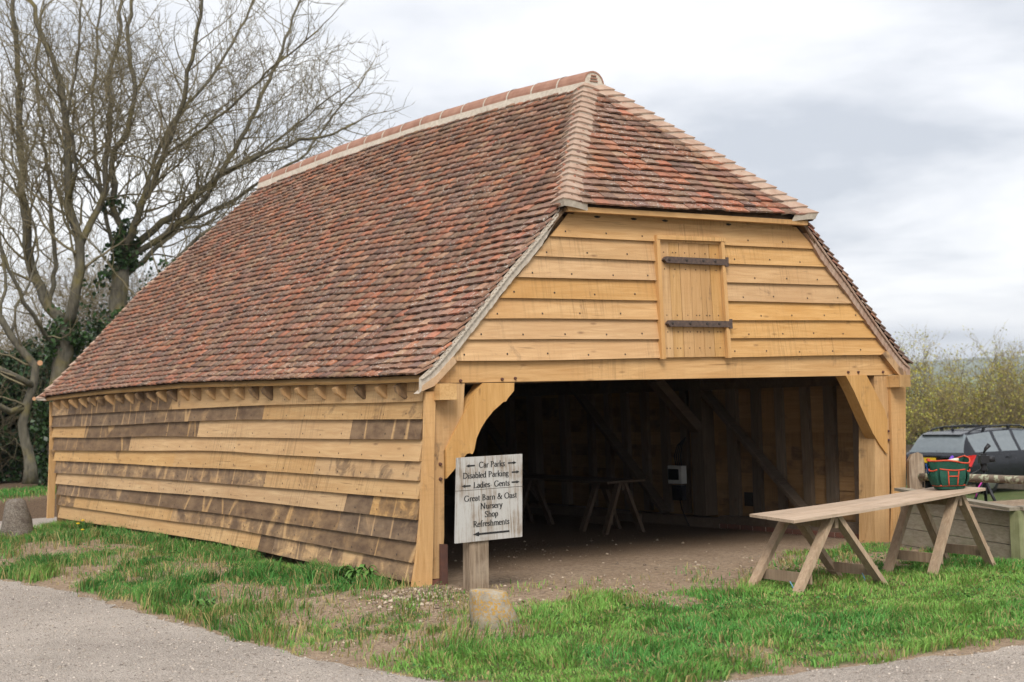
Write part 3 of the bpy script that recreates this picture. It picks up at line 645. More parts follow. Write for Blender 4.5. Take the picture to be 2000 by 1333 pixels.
for k in range(6):
    xm = (xs0[k] + xs0[k + 1]) / 2
    for z in (2.80, 2.965, 2.18, 2.345, 2.02):
        for dx_ in ((-.02, .02) if random.random() < .25 else (0,)): nm.box(xm + dx_ - .0045 - (z - 2) * .02, xm + dx_ + .0045 - (z - 2) * .02, -.0525, -.045, z - .005, z + .005)
hpart('hatch_nails', nm, M['nail'], kind='stuff')

# ---- frame timbers of the open front
part('tie_beam', MB().hexa([(.07, -.016, 1.737), (6.05, -.016, 1.700), (6.05, .20, 1.70), (.07, .20, 1.737), (.20, -.016, 1.935), (6.02, -.016, 1.935), (6.02, .20, 1.935), (.20, .20, 1.935)]), M['oak_x'], barn, color=(.06, 1.03, 1.0, 1))
part('jowled_post', MB().prism_y([(-.085, .045), (.045, .04), (.095, .4), (.112, .88), (.118, 1.14), (.33, 1.44), (.357, 1.728), (.02, 1.73), (.0, 1.2), (-.035, .5)], -.012, .22), M['oak_z'], barn, color=(.14, .90, .97, 1))
part('post_base_pad', MB().hexa([(-.16, -.03, -.07), (.09, -.03, -.07), (.09, .26, -.07), (-.16, .26, -.07), (-.13, -.01, .028), (.07, -.01, .04), (.07, .24, .04), (-.13, .24, .028)]), M['brick'], barn)
part('oak_post', MB().prism_y([(5.626, -.16), (5.862, -.17), (5.94, 1.03), (5.945, 1.70), (5.735, 1.70), (5.73, 1.48), (5.70, 1.1), (5.665, .5)], -.006, .22), M['oak_z'], barn, color=(.10, .90, .97, 1))
part('curved_brace', MB().prism_y([(.126, .90), (.20, .965), (.345, 1.105), (.375, 1.112), (.405, 1.10), (.426, 1.135), (.455, 1.24), (.505, 1.325), (.565, 1.40), (.643, 1.475), (.755, 1.552), (.785, 1.556), (.80, 1.578), (.875, 1.65), (.882, 1.722), (.548, 1.728), (.44, 1.61), (.352, 1.49), (.205, 1.275), (.128, 1.150)], -.030, .12), M['oak_z'], barn, color=(.10, .97, 1.08, 1))
part('curved_brace', MB().prism_y([(5.846, .838), (5.868, .835), (5.892, 1.205), (5.85, 1.32), (5.708, 1.523), (5.58, 1.706), (5.25, 1.706), (5.371, 1.532), (5.485, 1.333), (5.55, 1.219), (5.645, 1.066), (5.75, .935)], -.030, .12), M['oak_z'], barn, color=(.10, .92, 1.08, 1))
part('plate_end', MB().hexa([(.01, -.15, 1.588), (.185, -.15, 1.588), (.185, 0, 1.588), (.01, 0, 1.588), (.01, -.15, 1.728), (.185, -.15, 1.728), (.185, 0, 1.734), (.01, 0, 1.734)]), M['oak_y'], barn, color=(0, 1.05, 1, 1))
part('plate_end', MB().box(5.93, 6.11, -.19, .0, 1.562, 1.695), M['oak_y'], barn, color=(0, 1.0, 1, 1))
part('rafter_end', MB().prism_y([(-.13, 1.668), (.0, 1.712), (.235, 1.915), (.20, 1.965), (.02, 1.80), (-.12, 1.72)], -.085, -.018), M['oak_z'], barn, color=(.12, .92, .8, 1))
part('rafter_end', MB().prism_y([(6.19, 1.66), (6.20, 1.72), (6.06, 1.80), (5.88, 1.965), (5.80, 1.93), (6.05, 1.70)], -.08, -.018), M['oak_z'], barn, color=(.3, .85, .9, 1))
for x, z in ((.31, 1.752), (.755, 1.757), (.90, 1.762), (.075, 1.03), (.072, .90), (5.905, .98), (5.905, 1.08), (5.30, 1.742), (5.46, 1.74), (5.86, 1.735)):
    part('oak_peg', MB().add([(x + .016 * math.cos(a), -.012, z + .016 * math.sin(a)) for a in np.arange(8) * math.pi / 4] + [(x + .012 * math.cos(a), -.034, z + .012 * math.sin(a)) for a in np.arange(8) * math.pi / 4], [(i, (i + 1) % 8, 8 + (i + 1) % 8, 8 + i) for i in range(8)] + [tuple(range(8, 16))]), M['rust'], barn)
# ---- inside: far walls, old studs, braces, sill and brick plinth
XI = BW - .02
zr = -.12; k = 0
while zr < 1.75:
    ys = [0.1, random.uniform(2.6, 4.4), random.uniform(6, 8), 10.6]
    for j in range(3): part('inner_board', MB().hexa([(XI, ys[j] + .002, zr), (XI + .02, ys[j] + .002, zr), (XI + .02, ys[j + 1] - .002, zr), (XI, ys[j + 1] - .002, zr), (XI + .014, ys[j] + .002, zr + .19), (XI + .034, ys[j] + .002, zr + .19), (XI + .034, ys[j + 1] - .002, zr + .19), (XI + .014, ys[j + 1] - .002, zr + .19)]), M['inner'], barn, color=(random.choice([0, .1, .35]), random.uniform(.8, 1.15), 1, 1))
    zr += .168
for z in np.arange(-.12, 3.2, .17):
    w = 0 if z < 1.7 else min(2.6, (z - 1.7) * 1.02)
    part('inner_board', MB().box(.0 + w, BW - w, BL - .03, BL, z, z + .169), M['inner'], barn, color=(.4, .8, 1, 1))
for ya, yb, dx_ in ((5.42, 5.54, .06), (5.02, 5.14, .06), (4.64, 4.77, .06), (4.22, 4.35, .06), (3.82, 3.96, .06), (3.42, 3.54, .06), (2.96, 3.20, .20), (2.48, 2.66, .06), (2.08, 2.22, .06), (1.70, 1.82, .05), (1.27, 1.40, .06), (.85, 1.0, .06), (.46, .58, .06), (6.0, 6.14, .1), (6.7, 6.9, .14), (7.4, 7.55, .1), (8.2, 8.36, .1), (9.0, 9.2, .13)):
    l1, l2 = random.uniform(-.03, .03), random.uniform(-.02, .02)
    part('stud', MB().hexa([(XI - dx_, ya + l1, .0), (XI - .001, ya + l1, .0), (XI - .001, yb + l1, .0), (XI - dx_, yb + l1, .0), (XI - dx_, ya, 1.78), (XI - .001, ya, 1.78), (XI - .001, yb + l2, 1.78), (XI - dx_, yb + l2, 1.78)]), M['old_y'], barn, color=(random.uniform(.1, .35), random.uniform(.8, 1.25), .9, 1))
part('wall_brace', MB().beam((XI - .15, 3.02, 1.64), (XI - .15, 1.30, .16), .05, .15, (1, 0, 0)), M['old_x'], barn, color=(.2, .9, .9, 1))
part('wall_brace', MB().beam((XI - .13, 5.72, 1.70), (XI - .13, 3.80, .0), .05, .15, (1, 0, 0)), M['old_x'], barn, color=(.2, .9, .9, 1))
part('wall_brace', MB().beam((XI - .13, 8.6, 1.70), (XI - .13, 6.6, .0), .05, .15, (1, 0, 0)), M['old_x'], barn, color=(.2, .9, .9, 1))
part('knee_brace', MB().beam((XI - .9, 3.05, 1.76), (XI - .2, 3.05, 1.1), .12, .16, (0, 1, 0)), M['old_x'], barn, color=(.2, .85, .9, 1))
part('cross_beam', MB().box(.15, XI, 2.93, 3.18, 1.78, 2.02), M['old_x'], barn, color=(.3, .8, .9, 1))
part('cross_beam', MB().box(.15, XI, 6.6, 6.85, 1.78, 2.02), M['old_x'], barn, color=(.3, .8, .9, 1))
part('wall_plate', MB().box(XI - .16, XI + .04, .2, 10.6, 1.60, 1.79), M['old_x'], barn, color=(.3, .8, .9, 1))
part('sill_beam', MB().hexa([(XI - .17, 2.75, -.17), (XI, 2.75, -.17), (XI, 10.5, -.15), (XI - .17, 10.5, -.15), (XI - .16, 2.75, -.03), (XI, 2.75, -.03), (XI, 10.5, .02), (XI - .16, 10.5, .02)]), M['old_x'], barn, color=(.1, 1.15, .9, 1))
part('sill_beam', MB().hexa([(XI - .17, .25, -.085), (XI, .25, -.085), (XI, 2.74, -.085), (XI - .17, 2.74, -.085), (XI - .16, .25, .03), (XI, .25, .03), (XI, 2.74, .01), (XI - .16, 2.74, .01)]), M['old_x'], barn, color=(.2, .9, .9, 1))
for c in range(4):
    y = .25 + (c % 2) * .11
    while y < 2.7:
        y2 = min(y + .215, 2.72); part('brick', MB().box(XI - .19 + random.uniform(-.006, .006), XI, y + .005, y2 - .005, -.345 + c * .068, -.345 + c * .068 + .058), M['brick'], barn); y += .222
part('brick_mortar', MB().box(XI - .18, XI - .02, .24, 2.73, -.36, -.088), M['mortar'], barn)
part('vent', MB().box(XI - .03, XI - .004, 2.28, 2.42, .14, .31), M['dark'], barn)
# ------------------------------------------------------------------ direction sign
def mat_weathered(name, c1, c2, c3, axis='z', paint=None):
    g = G(name); f = g.noise(g.pos(ax(axis, 1.6, 30)), 1.4, 5, .65, .4); b = g.noise(g.pos((3, 3, 3)), 1.6, 4, .6)
    col = g.mix(g.ramp(f, [(.35, 0), (.65, 1)]), c1, c2); col = g.mix(g.math('MULTIPLY', g.ramp(b, [(.5, 0), (.72, 1)]), .7), col, c3)
    if paint:
        e = g.math('ADD', g.math('MULTIPLY', f, .6), g.math('MULTIPLY', b, .5)); col = g.mix(g.ramp(e, [(.50, 1), (.66, 0)]), col, paint)
    _, gg, _, rnd, _ = g.ocol(); col = g.n('ShaderNodeHueSaturation', {'Color': col, 'Value': gg}).outputs[0]
    return g.fin(col, .85, f, .5, .004)
M['signpaint'] = mat_weathered('flaking_sign_paint', (.36, .31, .26), (.25, .20, .155), (.20, .15, .105), 'z', (.45, .435, .41))
M['greywood'] = mat_weathered('grey_post_wood', (.31, .235, .165), (.14, .098, .065), (.35, .28, .205), 'z')
M['letter'] = mat_noise('black_lettering', (.014, .014, .015), (.10, .09, .08), 45, .7, 0, stops=(.5, .8))
sign = thing('direction_sign', 'weathered white direction board with black lettering on a stout wooden post', 'sign', (.08, -.56, -.1))
part('sign_post', MB().hexa([(-.045, -.60, -.16), (.15, -.60, -.16), (.15, -.50, -.16), (-.045, -.50, -.16), (-.018, -.60, .60), (.172, -.60, .60), (.172, -.50, .60), (-.018, -.50, .60)]), M['greywood'], sign, color=(1, 1, 1, 1))
SY = -.62
def on_sign(u, v):     # u across 0..1, v up 0..1 over both boards
    return (-.173 + .042 * v) * (1 - u) + (.50 + .029 * v) * u, .40 + .704 * v
def sboard(v0, v1, name):
    a, b, c, d = on_sign(0, v0), on_sign(1, v0), on_sign(1, v1), on_sign(0, v1)
    return part(name, MB().prism_y([a, b, c, d], SY, SY + .022), M['signpaint'], sign, color=(1, 1, 1, 1))
sb_lo = sboard(0, .606, 'lower_board'); sb_up = sboard(.612, 1, 'upper_board')
def arc(cx, cy, rx, ry, a0, a1, n=10): return [(cx + rx * math.cos(math.radians(a0 + (a1 - a0) * i / n)), cy + ry * math.sin(math.radians(a0 + (a1 - a0) * i / n))) for i in range(n + 1)]
def vl(x, a, b): return [(x, a), (x, b)]
XHT = .44
GL = {' ': (.26, [], []), '-': (.34, [[(.06, .19), (.26, .19)]], []),
 'C': (.66, [arc(.35, .34, .29, .34, 45, 315), [(.56, .55), (.56, .68)]], []), 'a': (.42, [arc(.2, .33, .12, .11, 170, 0, 6) + [(.32, .04), (.39, .02)], arc(.19, .13, .13, .13, 70, 340)], []),
 'r': (.34, [vl(.11, 0, XHT), arc(.25, .28, .13, .15, 150, 50, 5)], [(.11, 0)]), 'P': (.56, [vl(.14, 0, .68), arc(.16, .5, .3, .18, 90, -90)], [(.14, 0), (.10, .68)]),
 'k': (.46, [vl(.1, 0, .72), [(.36, XHT), (.12, .2)], [(.17, .24), (.42, 0)]], [(.1, 0), (.38, XHT), (.42, 0)]), 's': (.36, [[(.29, .35), (.26, .42), (.18, .44), (.09, .39), (.08, .30), (.16, .24), (.26, .18), (.30, .1), (.25, .02), (.17, 0), (.08, .03), (.06, .11)]], []),
 'D': (.70, [vl(.14, 0, .68), arc(.16, .34, .46, .34, 90, -90, 14)], [(.14, 0), (.10, .68)]), 'i': (.22, [vl(.11, 0, XHT), [(.11, .58), (.11, .66)]], [(.11, 0)]),
 'b': (.46, [vl(.1, 0, .72), arc(.24, .22, .16, .22, 180, -180, 14)], []), 'l': (.22, [vl(.11, 0, .72)], [(.11, 0)]), 'e': (.40, [arc(.21, .22, .16, .22, 10, 320, 12), [(.06, .25), (.36, .25)]], []),
 'd': (.48, [vl(.37, 0, .72), arc(.22, .22, .16, .22, 0, 360, 14)], [(.40, 0)]), 'n': (.50, [vl(.11, 0, XHT), arc(.25, .28, .14, .16, 180, 0, 8) + [(.39, 0)]], [(.11, 0), (.39, 0)]),
 'g': (.42, [arc(.19, .30, .12, .14, 0, 360, 12), arc(.20, -.07, .16, .11, 0, 360, 12), [(.29, .38), (.38, .43)], [(.12, .17), (.09, .1), (.2, .04)]], []), 'L': (.54, [vl(.14, 0, .68), [(.14, .02), (.48, .02), (.5, .16)]], [(.14, .68), (.1, 0)]),
 'G': (.74, [arc(.36, .34, .29, .34, 45, 320, 14), vl(.6, .05, .28), [(.56, .55), (.56, .66)]], [(.6, .29)]), 't': (.30, [[(.13, .58), (.13, .08), (.18, .01), (.26, .04)], [(.03, XHT), (.26, XHT)]], []),
 'B': (.60, [vl(.14, 0, .68), arc(.16, .52, .24, .16, 90, -90, 8), arc(.16, .18, .31, .18, 90, -90, 8)], [(.1, 0), (.1, .68)]), '&': (.74, [[(.64, .38), (.5, .1), (.35, 0), (.2, 0), (.08, .1), (.1, .22), (.22, .34), (.38, .46), (.4, .58), (.3, .68), (.2, .64), (.18, .52), (.3, .34), (.62, .0)]], [(.62, .38), (.64, 0)]),
 'O': (.74, [arc(.37, .34, .30, .34, 0, 360, 18)], []), 'N': (.74, [vl(.12, 0, .68), [(.12, .68), (.6, 0)], vl(.6, 0, .68)], [(.12, 0), (.08, .68), (.6, .68)]), 'u': (.50, [[(.1, XHT), (.1, .14)] + arc(.235, .14, .135, .13, 180, 360, 8), vl(.37, 0, XHT)], [(.08, XHT), (.4, 0)]),
 'y': (.44, [[(.06, XHT), (.23, .03)], [(.39, XHT), (.21, -.06), (.12, -.2), (.04, -.19)]], [(.06, XHT), (.38, XHT)]), 'S': (.52, [[(.42, .54), (.38, .64), (.27, .69), (.14, .64), (.09, .53), (.15, .43), (.28, .35), (.40, .26), (.44, .15), (.38, .04), (.26, 0), (.13, .03), (.08, .16)]], []),
 'h': (.50, [vl(.11, 0, .72), arc(.25, .28, .14, .16, 180, 0, 8) + [(.39, 0)]], [(.11, 0), (.39, 0)]), 'p': (.47, [vl(.11, -.22, XHT), arc(.25, .22, .16, .22, 180, -180, 14)], [(.11, -.22)]), 'o': (.46, [arc(.23, .22, .17, .22, 0, 360, 14)], []),
 'f': (.30, [[(.13, 0), (.13, .54), (.18, .67), (.26, .70), (.32, .66)], [(.03, XHT), (.27, XHT)]], [(.13, 0)]), 'R': (.62, [vl(.14, 0, .68), arc(.16, .5, .28, .18, 90, -90), [(.28, .32), (.58, 0)]], [(.14, 0), (.10, .68), (.58, 0)]),
 'm': (.76, [vl(.11, 0, XHT), arc(.245, .28, .135, .16, 180, 0, 8) + [(.38, 0)], arc(.515, .28, .135, .16, 180, 0, 8) + [(.65, 0)]], [(.11, 0), (.38, 0), (.65, 0)])}
def letters(mb, text, u0, u1, vb, hgt):
    total = sum(GL[c][0] for c in text); x = 0; wpx = (u1 - u0) / total; asp = hgt
    def P(px, py, layer=0):
        X, Z = on_sign(u0 + px * wpx, vb + py * asp); return (X, SY - .0022 - layer * .0002, Z)
    sx = wpx * .67; sy = asp * .704
    for c in text:
        adv, strokes, serif = GL[c]
        for li, st in enumerate(strokes + [[(a - .085, b), (a + .085, b)] for a, b in serif]):
            n = len(st); L, Rr = [], []
            for i in range(n):
                ax_, ay_ = st[max(i - 1, 0)]; bx_, by_ = st[min(i + 1, n - 1)]; dx_, dy_ = (bx_ - ax_) * sx, (by_ - ay_) * sy; ln = math.hypot(dx_, dy_) + 1e-9
                w = (.0036 + .0062 * abs(dy_ / ln)) * .5; nx_, ny_ = -dy_ / ln * w / sx, dx_ / ln * w / sy
                L.append(P(x + st[i][0] + nx_, st[i][1] + ny_, li)); Rr.append(P(x + st[i][0] - nx_, st[i][1] - ny_, li))
            mb.add(L + Rr, [(i, n + i, n + i + 1, i + 1) for i in range(n - 1)])
        x += adv
def arrow(mb, u0, u1, v, tip_left=True, hw=.019, sh=.0085, hl=.05):
    a, b = (u0, u1) if tip_left else (u1, u0); s = 1 if tip_left else -1
    pts = [(a, v), (a + s * hl, v - hw), (a + s * hl, v - sh), (b, v - sh), (b, v + sh), (a + s * hl, v + sh), (a + s * hl, v + hw)]
    mb.add([(on_sign(p, q)[0], SY - .003, on_sign(p, q)[1]) for p, q in pts], [(0, 1, 6), (2, 3, 4, 5), (1, 2, 5, 6)])
def lettering(board, items, arrows):
    mb = MB()
    for it in items: letters(mb, *it)
    for ar in arrows: arrow(mb, *ar)
    for k, f in enumerate(mb.f): pass
    sub(board, part('lettering', mb, M['letter'], sign))
LH = .098
lettering(sb_up, [('Car Parks', .325, .725, .868, LH), ('Disabled Parking', .085, .785, .750, LH), ('Ladies- Gents', .245, .80, .632, LH)],
          [(.13, .265, .898, True), (.77, .905, .902, False), (.83, .955, .788, False), (.07, .205, .662, True), (.83, .955, .668, False)])
lettering(sb_lo, [('Great Barn & Oast', .11, .915, .480, LH), ('Nursery', .355, .69, .378, LH), ('Shop', .42, .625, .278, LH), ('Refreshments', .25, .80, .172, LH)], [(.25, .80, .085, True, .028, .011, .09)])

# ------------------------------------------------------------------ stones and stake
M['stoneA'] = None
def mat_stone(name, base, dk, lich, top):
    g = G(name); p = g.pos(); f = g.noise(p, 16, 5, .65); col = g.mix(g.ramp(f, [(.3, 0), (.7, 1)]), dk, base)
    z = g.n('ShaderNodeSeparateXYZ', {0: g.n('ShaderNodeNewGeometry').outputs['Position']}).outputs['Z']
    zone = g.ramp(g.noise(p, 5.5, 3, .6), [(.36, 0), (.50, 1)]); sp = g.ramp(g.noise(p, 58, 4, .65), [(.47, 0), (.54, 1)])
    hz_ = g.n('ShaderNodeMapRange', {'Value': z, 'From Min': top[0], 'From Max': top[1]}).outputs[0]
    col = g.mix(g.math('MULTIPLY', g.math('MULTIPLY', zone, sp), g.math('MULTIPLY', hz_, .95)), col, lich)
    col = g.mix(g.math('MULTIPLY', g.math('SUBTRACT', 1.0, hz_, True), .55), col, (.10, .105, .055))
    return g.fin(col, .95, f, .8, .012)
M['stoneA'] = mat_stone('lichened_stone', (.40, .36, .29), (.22, .185, .14), (.42, .235, .035), (-.16, .04)); M['stoneB'] = mat_stone('grey_stone', (.15, .12, .095), (.075, .058, .046), (.20, .175, .145), (-.9, -.1))
def stone(name, prof, c, mat, lean, **lab):
    t = MB().lathe(prof, (0, 0, 0), 22, .018); r = random.Random(3); vs = []
    for x, y, z in t.v:
        k = 1 + (float(fbm(np.array(math.atan2(y, x) * 1.3 + 5), np.array(z * 9 + c[0]), 3)) - .5) * .16; vs.append((c[0] + x * k + lean[0] * z, c[1] + y * k + lean[1] * z, c[2] + z * (1 + .04 * x) - (.13 * x * (lean[0] < -.1) if z > .28 else 0)))
    t.v = vs; o = part(name, t, mat, None, True, **lab); return o
stone('stone_bollard', [(.20, -.08), (.195, .05), (.18, .17), (.16, .29), (.146, .355), (.136, .378), (.08, .386), (.01, .386)], (-.545, -1.76, -.215), M['stoneA'], (-.16, .05), label='low lichen-spotted round stone standing in grass before the sign', category='stone', group='stones at the track edge')
stone('stone_bollard', [(.23, -.05), (.22, .06), (.19, .22), (.155, .38), (.125, .47), (.09, .50), (.02, .51)], (-1.0, 9.2, -.07), M['stoneB'], (-.02, 0), label='tall grey conical stone beside the track behind the barn corner', category='stone', group='stones at the track edge')
part('iron_stake', MB().hexa([(.00, -.085, -.10), (.07, -.085, -.10), (.07, -.06, -.10), (.00, -.06, -.10), (.012, -.085, .345), (.082, -.085, .335), (.082, -.06, .335), (.012, -.06, .345)]).hexa([(.045, -.059, -.10), (.07, -.059, -.10), (.07, -.0, -.10), (.045, -.0, -.10), (.057, -.059, .335), (.082, -.059, .33), (.082, -.0, .33), (.057, -.0, .335)]), M['rust'], None,
     label='rusty angle-iron stake standing by the left door post', category='stake')

# ------------------------------------------------------------------ trestles, table board, tool bag
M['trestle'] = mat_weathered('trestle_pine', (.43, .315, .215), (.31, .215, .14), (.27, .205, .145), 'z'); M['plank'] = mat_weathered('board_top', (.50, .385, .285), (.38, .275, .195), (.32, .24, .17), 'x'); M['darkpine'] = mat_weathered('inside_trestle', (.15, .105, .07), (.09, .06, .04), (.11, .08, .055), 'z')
M['twine'] = mat_plain('blue_twine', (.16, .33, .42), .7)
def trestle(cx, cy, gz, topz, half, wid, label, mat, feet=None, group='sawhorse trestles', skew=0):
    t = thing('trestle', label, 'trestle', (cx, cy, gz), group)
    y0, y1 = cy - wid / 2, cy + wid / 2
    F = feet or {(-1, -1): (cx - half, y0), (-1, 1): (cx - half, y1), (1, -1): (cx + half, y0), (1, 1): (cx + half, y1)}
    for (sx, sy), (fx, fy) in F.items():
        g0 = float(h(fx, fy)) - .02; tx = cx + sx * .035; ty = cy + sy * (wid / 2 - .02)
        part('leg', MB().beam((fx, fy, g0), (tx, ty, topz), .085, .042, (0, 1, 0) if False else (sx, 0, .5), .085, .042), mat, t, color=(1, random.uniform(.9, 1.1), 1, 1))
    part('top_rail', MB().beam((cx, y0 - .02, topz - .05), (cx, y1 + .02, topz - .05), .035, .09, (0, 0, 1)), mat, t, color=(1, .8, 1, 1))
    for sx in (-1, 1):
        a = Vector((*F[(sx, -1)], gz)); b = Vector((*F[(sx, 1)], gz)); k = .27
        pa = a.lerp(Vector((cx + sx * .035, cy - wid / 2 + .02, topz)), k); pb = b.lerp(Vector((cx + sx * .035, cy + wid / 2 - .02, topz)), k); e = (pb - pa).normalized() * .03
        off = Vector((-sx * .035, 0, -.0)) if sx < 0 else Vector((sx * .034, 0, 0))
        part('stretcher', MB().beam(pa - e + off, pb + e + off, .022, .085, (0, 0, 1)), mat, t, color=(1, .78 if sx < 0 else .7, 1, 1))
    return t
tA = trestle(2.46, -2.10, -.15, .512, .48, .52, 'weathered sawhorse with blue twine under the left end of the board', M['trestle'], {(-1, -1): (1.97, -2.36), (-1, 1): (1.99, -1.82), (1, -1): (2.95, -2.43), (1, 1): (2.94, -1.95)})
tB = trestle(4.07, -2.10, -.15, .585, .47, .52, 'weathered sawhorse under the tool bag end of the board', M['trestle'], {(-1, -1): (3.57, -2.41), (-1, 1): (3.60, -1.90), (1, -1): (4.51, -2.36), (1, 1): (4.50, -1.86)})
part('twine', MB().tube([(2.86, -2.26, .03), (2.84, -2.32, -.05), (2.83, -2.34, -.11), (2.88, -2.40, -.145), (2.93, -2.44, -.15)], .006, 5), M['twine'], tA, True)
part('twine', MB().tube([(2.07, -2.20, .0), (2.08, -2.24, -.07), (2.12, -2.30, -.13)], .006, 5), M['twine'], tA, True)
def tabletop(u0, u1):
    FL, BLc, FR, BR = Vector((1.885, -2.45, .528)), Vector((2.03, -1.80, .537)), Vector((4.336, -2.45, .634)), Vector((4.47, -1.88, .632)); vs = []; n = 12
    for i in range(n + 1):
        t = i / n; sag = -.012 * math.sin(math.pi * t); f = FL.lerp(FR, t) + Vector((0, 0, sag)); b = BLc.lerp(BR, t) + Vector((0, 0, sag)); f, b = f.lerp(b, u0), f.lerp(b, u1)
        vs += [f, b, b - Vector((0, 0, .024)), f - Vector((0, 0, .024))]
    return MB().add(vs, [(4 * i + k, 4 * i + (k + 1) % 4, 4 * i + 4 + (k + 1) % 4, 4 * i + 4 + k) for i in range(n) for k in range(4)] + [(3, 2, 1, 0), (4 * n, 4 * n + 1, 4 * n + 2, 4 * n + 3)])
tt = thing('table_board', 'long thin weathered board laid across two sawhorses outside the barn', 'board', (3.2, -2.15, .56))
part('plank', tabletop(0, .60), M['plank'], tt, color=(1, 1, 1, 1)); part('plank', tabletop(.606, 1), M['plank'], tt, color=(1, .9, 1, 1))
part('batten', MB().beam((2.30, -2.40, .512), (2.33, -1.9, .512), .09, .022, (0, 0, 1)), M['plank'], tt, color=(1, .75, 1, 1)); part('batten', MB().beam((3.62, -2.40, .571), (3.66, -1.9, .571), .09, .022, (0, 0, 1)), M['plank'], tt, color=(1, .75, 1, 1)); part('batten', MB().beam((4.25, -2.40, .597), (4.28, -1.9, .597), .09, .02, (0, 0, 1)), M['plank'], tt, color=(1, .75, 1, 1))

def cloth(name, c): 
    g = G(name); p = g.pos(); f = g.noise(p, 14, 4); w = g.noise(p, 240, 2); return g.fin(g.mix(f, c, tuple(x * .6 for x in c)), .75, g.math('ADD', f, g.math('MULTIPLY', w, .2)), .7, .01)
M['canvas'] = cloth('green_canvas', (.014, .085, .055)); M['trim'] = cloth('orange_trim', (.62, .085, .04))
bag = thing('tool_bag', 'green canvas tool bag with orange trim standing on the board', 'bag', (4.20, -2.16, .628))
BC = Vector((4.20, -2.16, .628)); bu = Vector((.80, -.60, 0)).normalized(); bv = Vector((.60, .80, 0)).normalized()
def bagpt(a, t, grow=0):     # a angle, t height 0..1
    hw, hd = .128 + .052 * t ** .8, .095 + .030 * t; n = 3.4; ca, sa = math.cos(a), math.sin(a)
    r = (abs(ca) ** n + abs(sa) ** n) ** (-1 / n); wv = 1 + .05 * math.sin(5 * a + 3 * t) * t + .06 * math.sin(9 * a + 2) * t * t + .03 * math.sin(13 * a) * t
    return BC + bu * (ca * r * (hw + grow) * wv) + bv * (sa * r * (hd + grow) * wv) + Vector((0, 0, .255 * t + (.02 * math.sin(2 * a + .8) + .016 * math.sin(3 * a)) * t ** 3))
def band(t0f, t1f, a0, a1, grow, n=20, k=4):
    vs = []
    for i in range(n + 1):
        a = a0 + (a1 - a0) * i / n
        for j in range(k + 1): t0, t1 = t0f(a), t1f(a); vs.append(bagpt(a, t0 + (t1 - t0) * j / k, grow + .012 * math.sin(math.pi * j / k) * (grow > .004)))
    return MB().add(vs, [(i * (k + 1) + j, (i + 1) * (k + 1) + j, (i + 1) * (k + 1) + j + 1, i * (k + 1) + j + 1) for i in range(n) for j in range(k)])
def trimline(pts, r=.007): return MB().tube(pts, r, 6)
PI = math.pi
body = band(lambda a: 0, lambda a: 1, 0, 2 * PI, 0, 40, 8); body.add([bagpt(2 * PI * i / 30, 0) for i in range(30)], [tuple(range(29, -1, -1))]); body.add([bagpt(2 * PI * i / 30, .80) - Vector((0, 0, 0)) + (BC + Vector((0, 0, .2)) - bagpt(2 * PI * i / 30, .80)) * .04 for i in range(30)], [tuple(range(30))])
part('bag_body', body, M['canvas'], bag, True); part('rim_trim', trimline([bagpt(2 * PI * i / 40, 1.0) for i in range(41)], .0075), M['trim'], bag, True)
part('base_trim', trimline([bagpt(2 * PI * i / 40, .13, .003) for i in range(41)], .0075), M['trim'], bag, True)
for a0, a1, top in ((-2.15, -.95, .72), (-.85, -.12, .66), (.0, .62, .74), (2.6, 3.45, .68), (-2.95, -2.25, .70)):
    pk = part('pocket', band(lambda a: .13, lambda a: top - .05 * math.sin((a - a0) / (a1 - a0) * PI), a0, a1, .012, 12), M['canvas'], bag, True)
    sub(pk, part('pocket_trim', trimline([bagpt(a0 + (a1 - a0) * i / 12, top - .05 * math.sin(i / 12 * PI), .014) for i in range(13)]), M['trim'], bag, True))
    if a0 == -2.15:
        for a in (-1.78, -1.32): sub(pk, part('pocket_strap', trimline([bagpt(a, .14 + .5 * i / 5, .026) for i in range(6)], .006), M['trim'], bag, True))
        sub(pk, part('inner_pocket_trim', trimline([bagpt(-1.76 + .42 * i / 6, .46, .025) for i in range(7)], .006), M['trim'], bag, True))
M['purple'] = mat_plain('purple_plastic', (.12, .04, .42), .4); M['cream'] = mat_plain('cream_plastic', (.62, .56, .46), .5); M['yellow'] = mat_plain('yellow_plastic', (.75, .5, .06), .45); M['blue'] = mat_plain('blue_plastic', (.03, .10, .34), .4)
def tool(name, p, q, r, mat, lab, cat, tip=None):
    o = part(name, MB().tube([p, Vector(p).lerp(Vector(q), .85), q], [r, r, r * .6], 8), mat, None, True, label=lab, category=cat, group='small tools in the bag'); return o
tool('trowel', BC + bu * -.02 + Vector((0, 0, .20)), BC + bu * .05 + bv * .02 + Vector((0, 0, .292)), .018, M['purple'], 'purple tool handle poking out of the green bag', 'tool')
tool('cream_roll', BC + bu * -.09 + Vector((0, 0, .225)), BC + bu * .09 + bv * -.02 + Vector((0, 0, .262)), .02, M['cream'], 'cream roll lying across the open bag top', 'roll')
tool('pencil', BC + bu * -.10 + bv * -.05 + Vector((0, 0, .235)), BC + bu * .07 + bv * -.055 + Vector((0, 0, .252)), .006, M['yellow'], 'thin yellow pencil lying in the bag opening', 'pencil')
tool('screwdriver', bagpt(3.05, .55, .02), bagpt(3.05, .86, .035), .011, M['blue'], 'blue screwdriver handle in the end pocket of the bag', 'screwdriver')

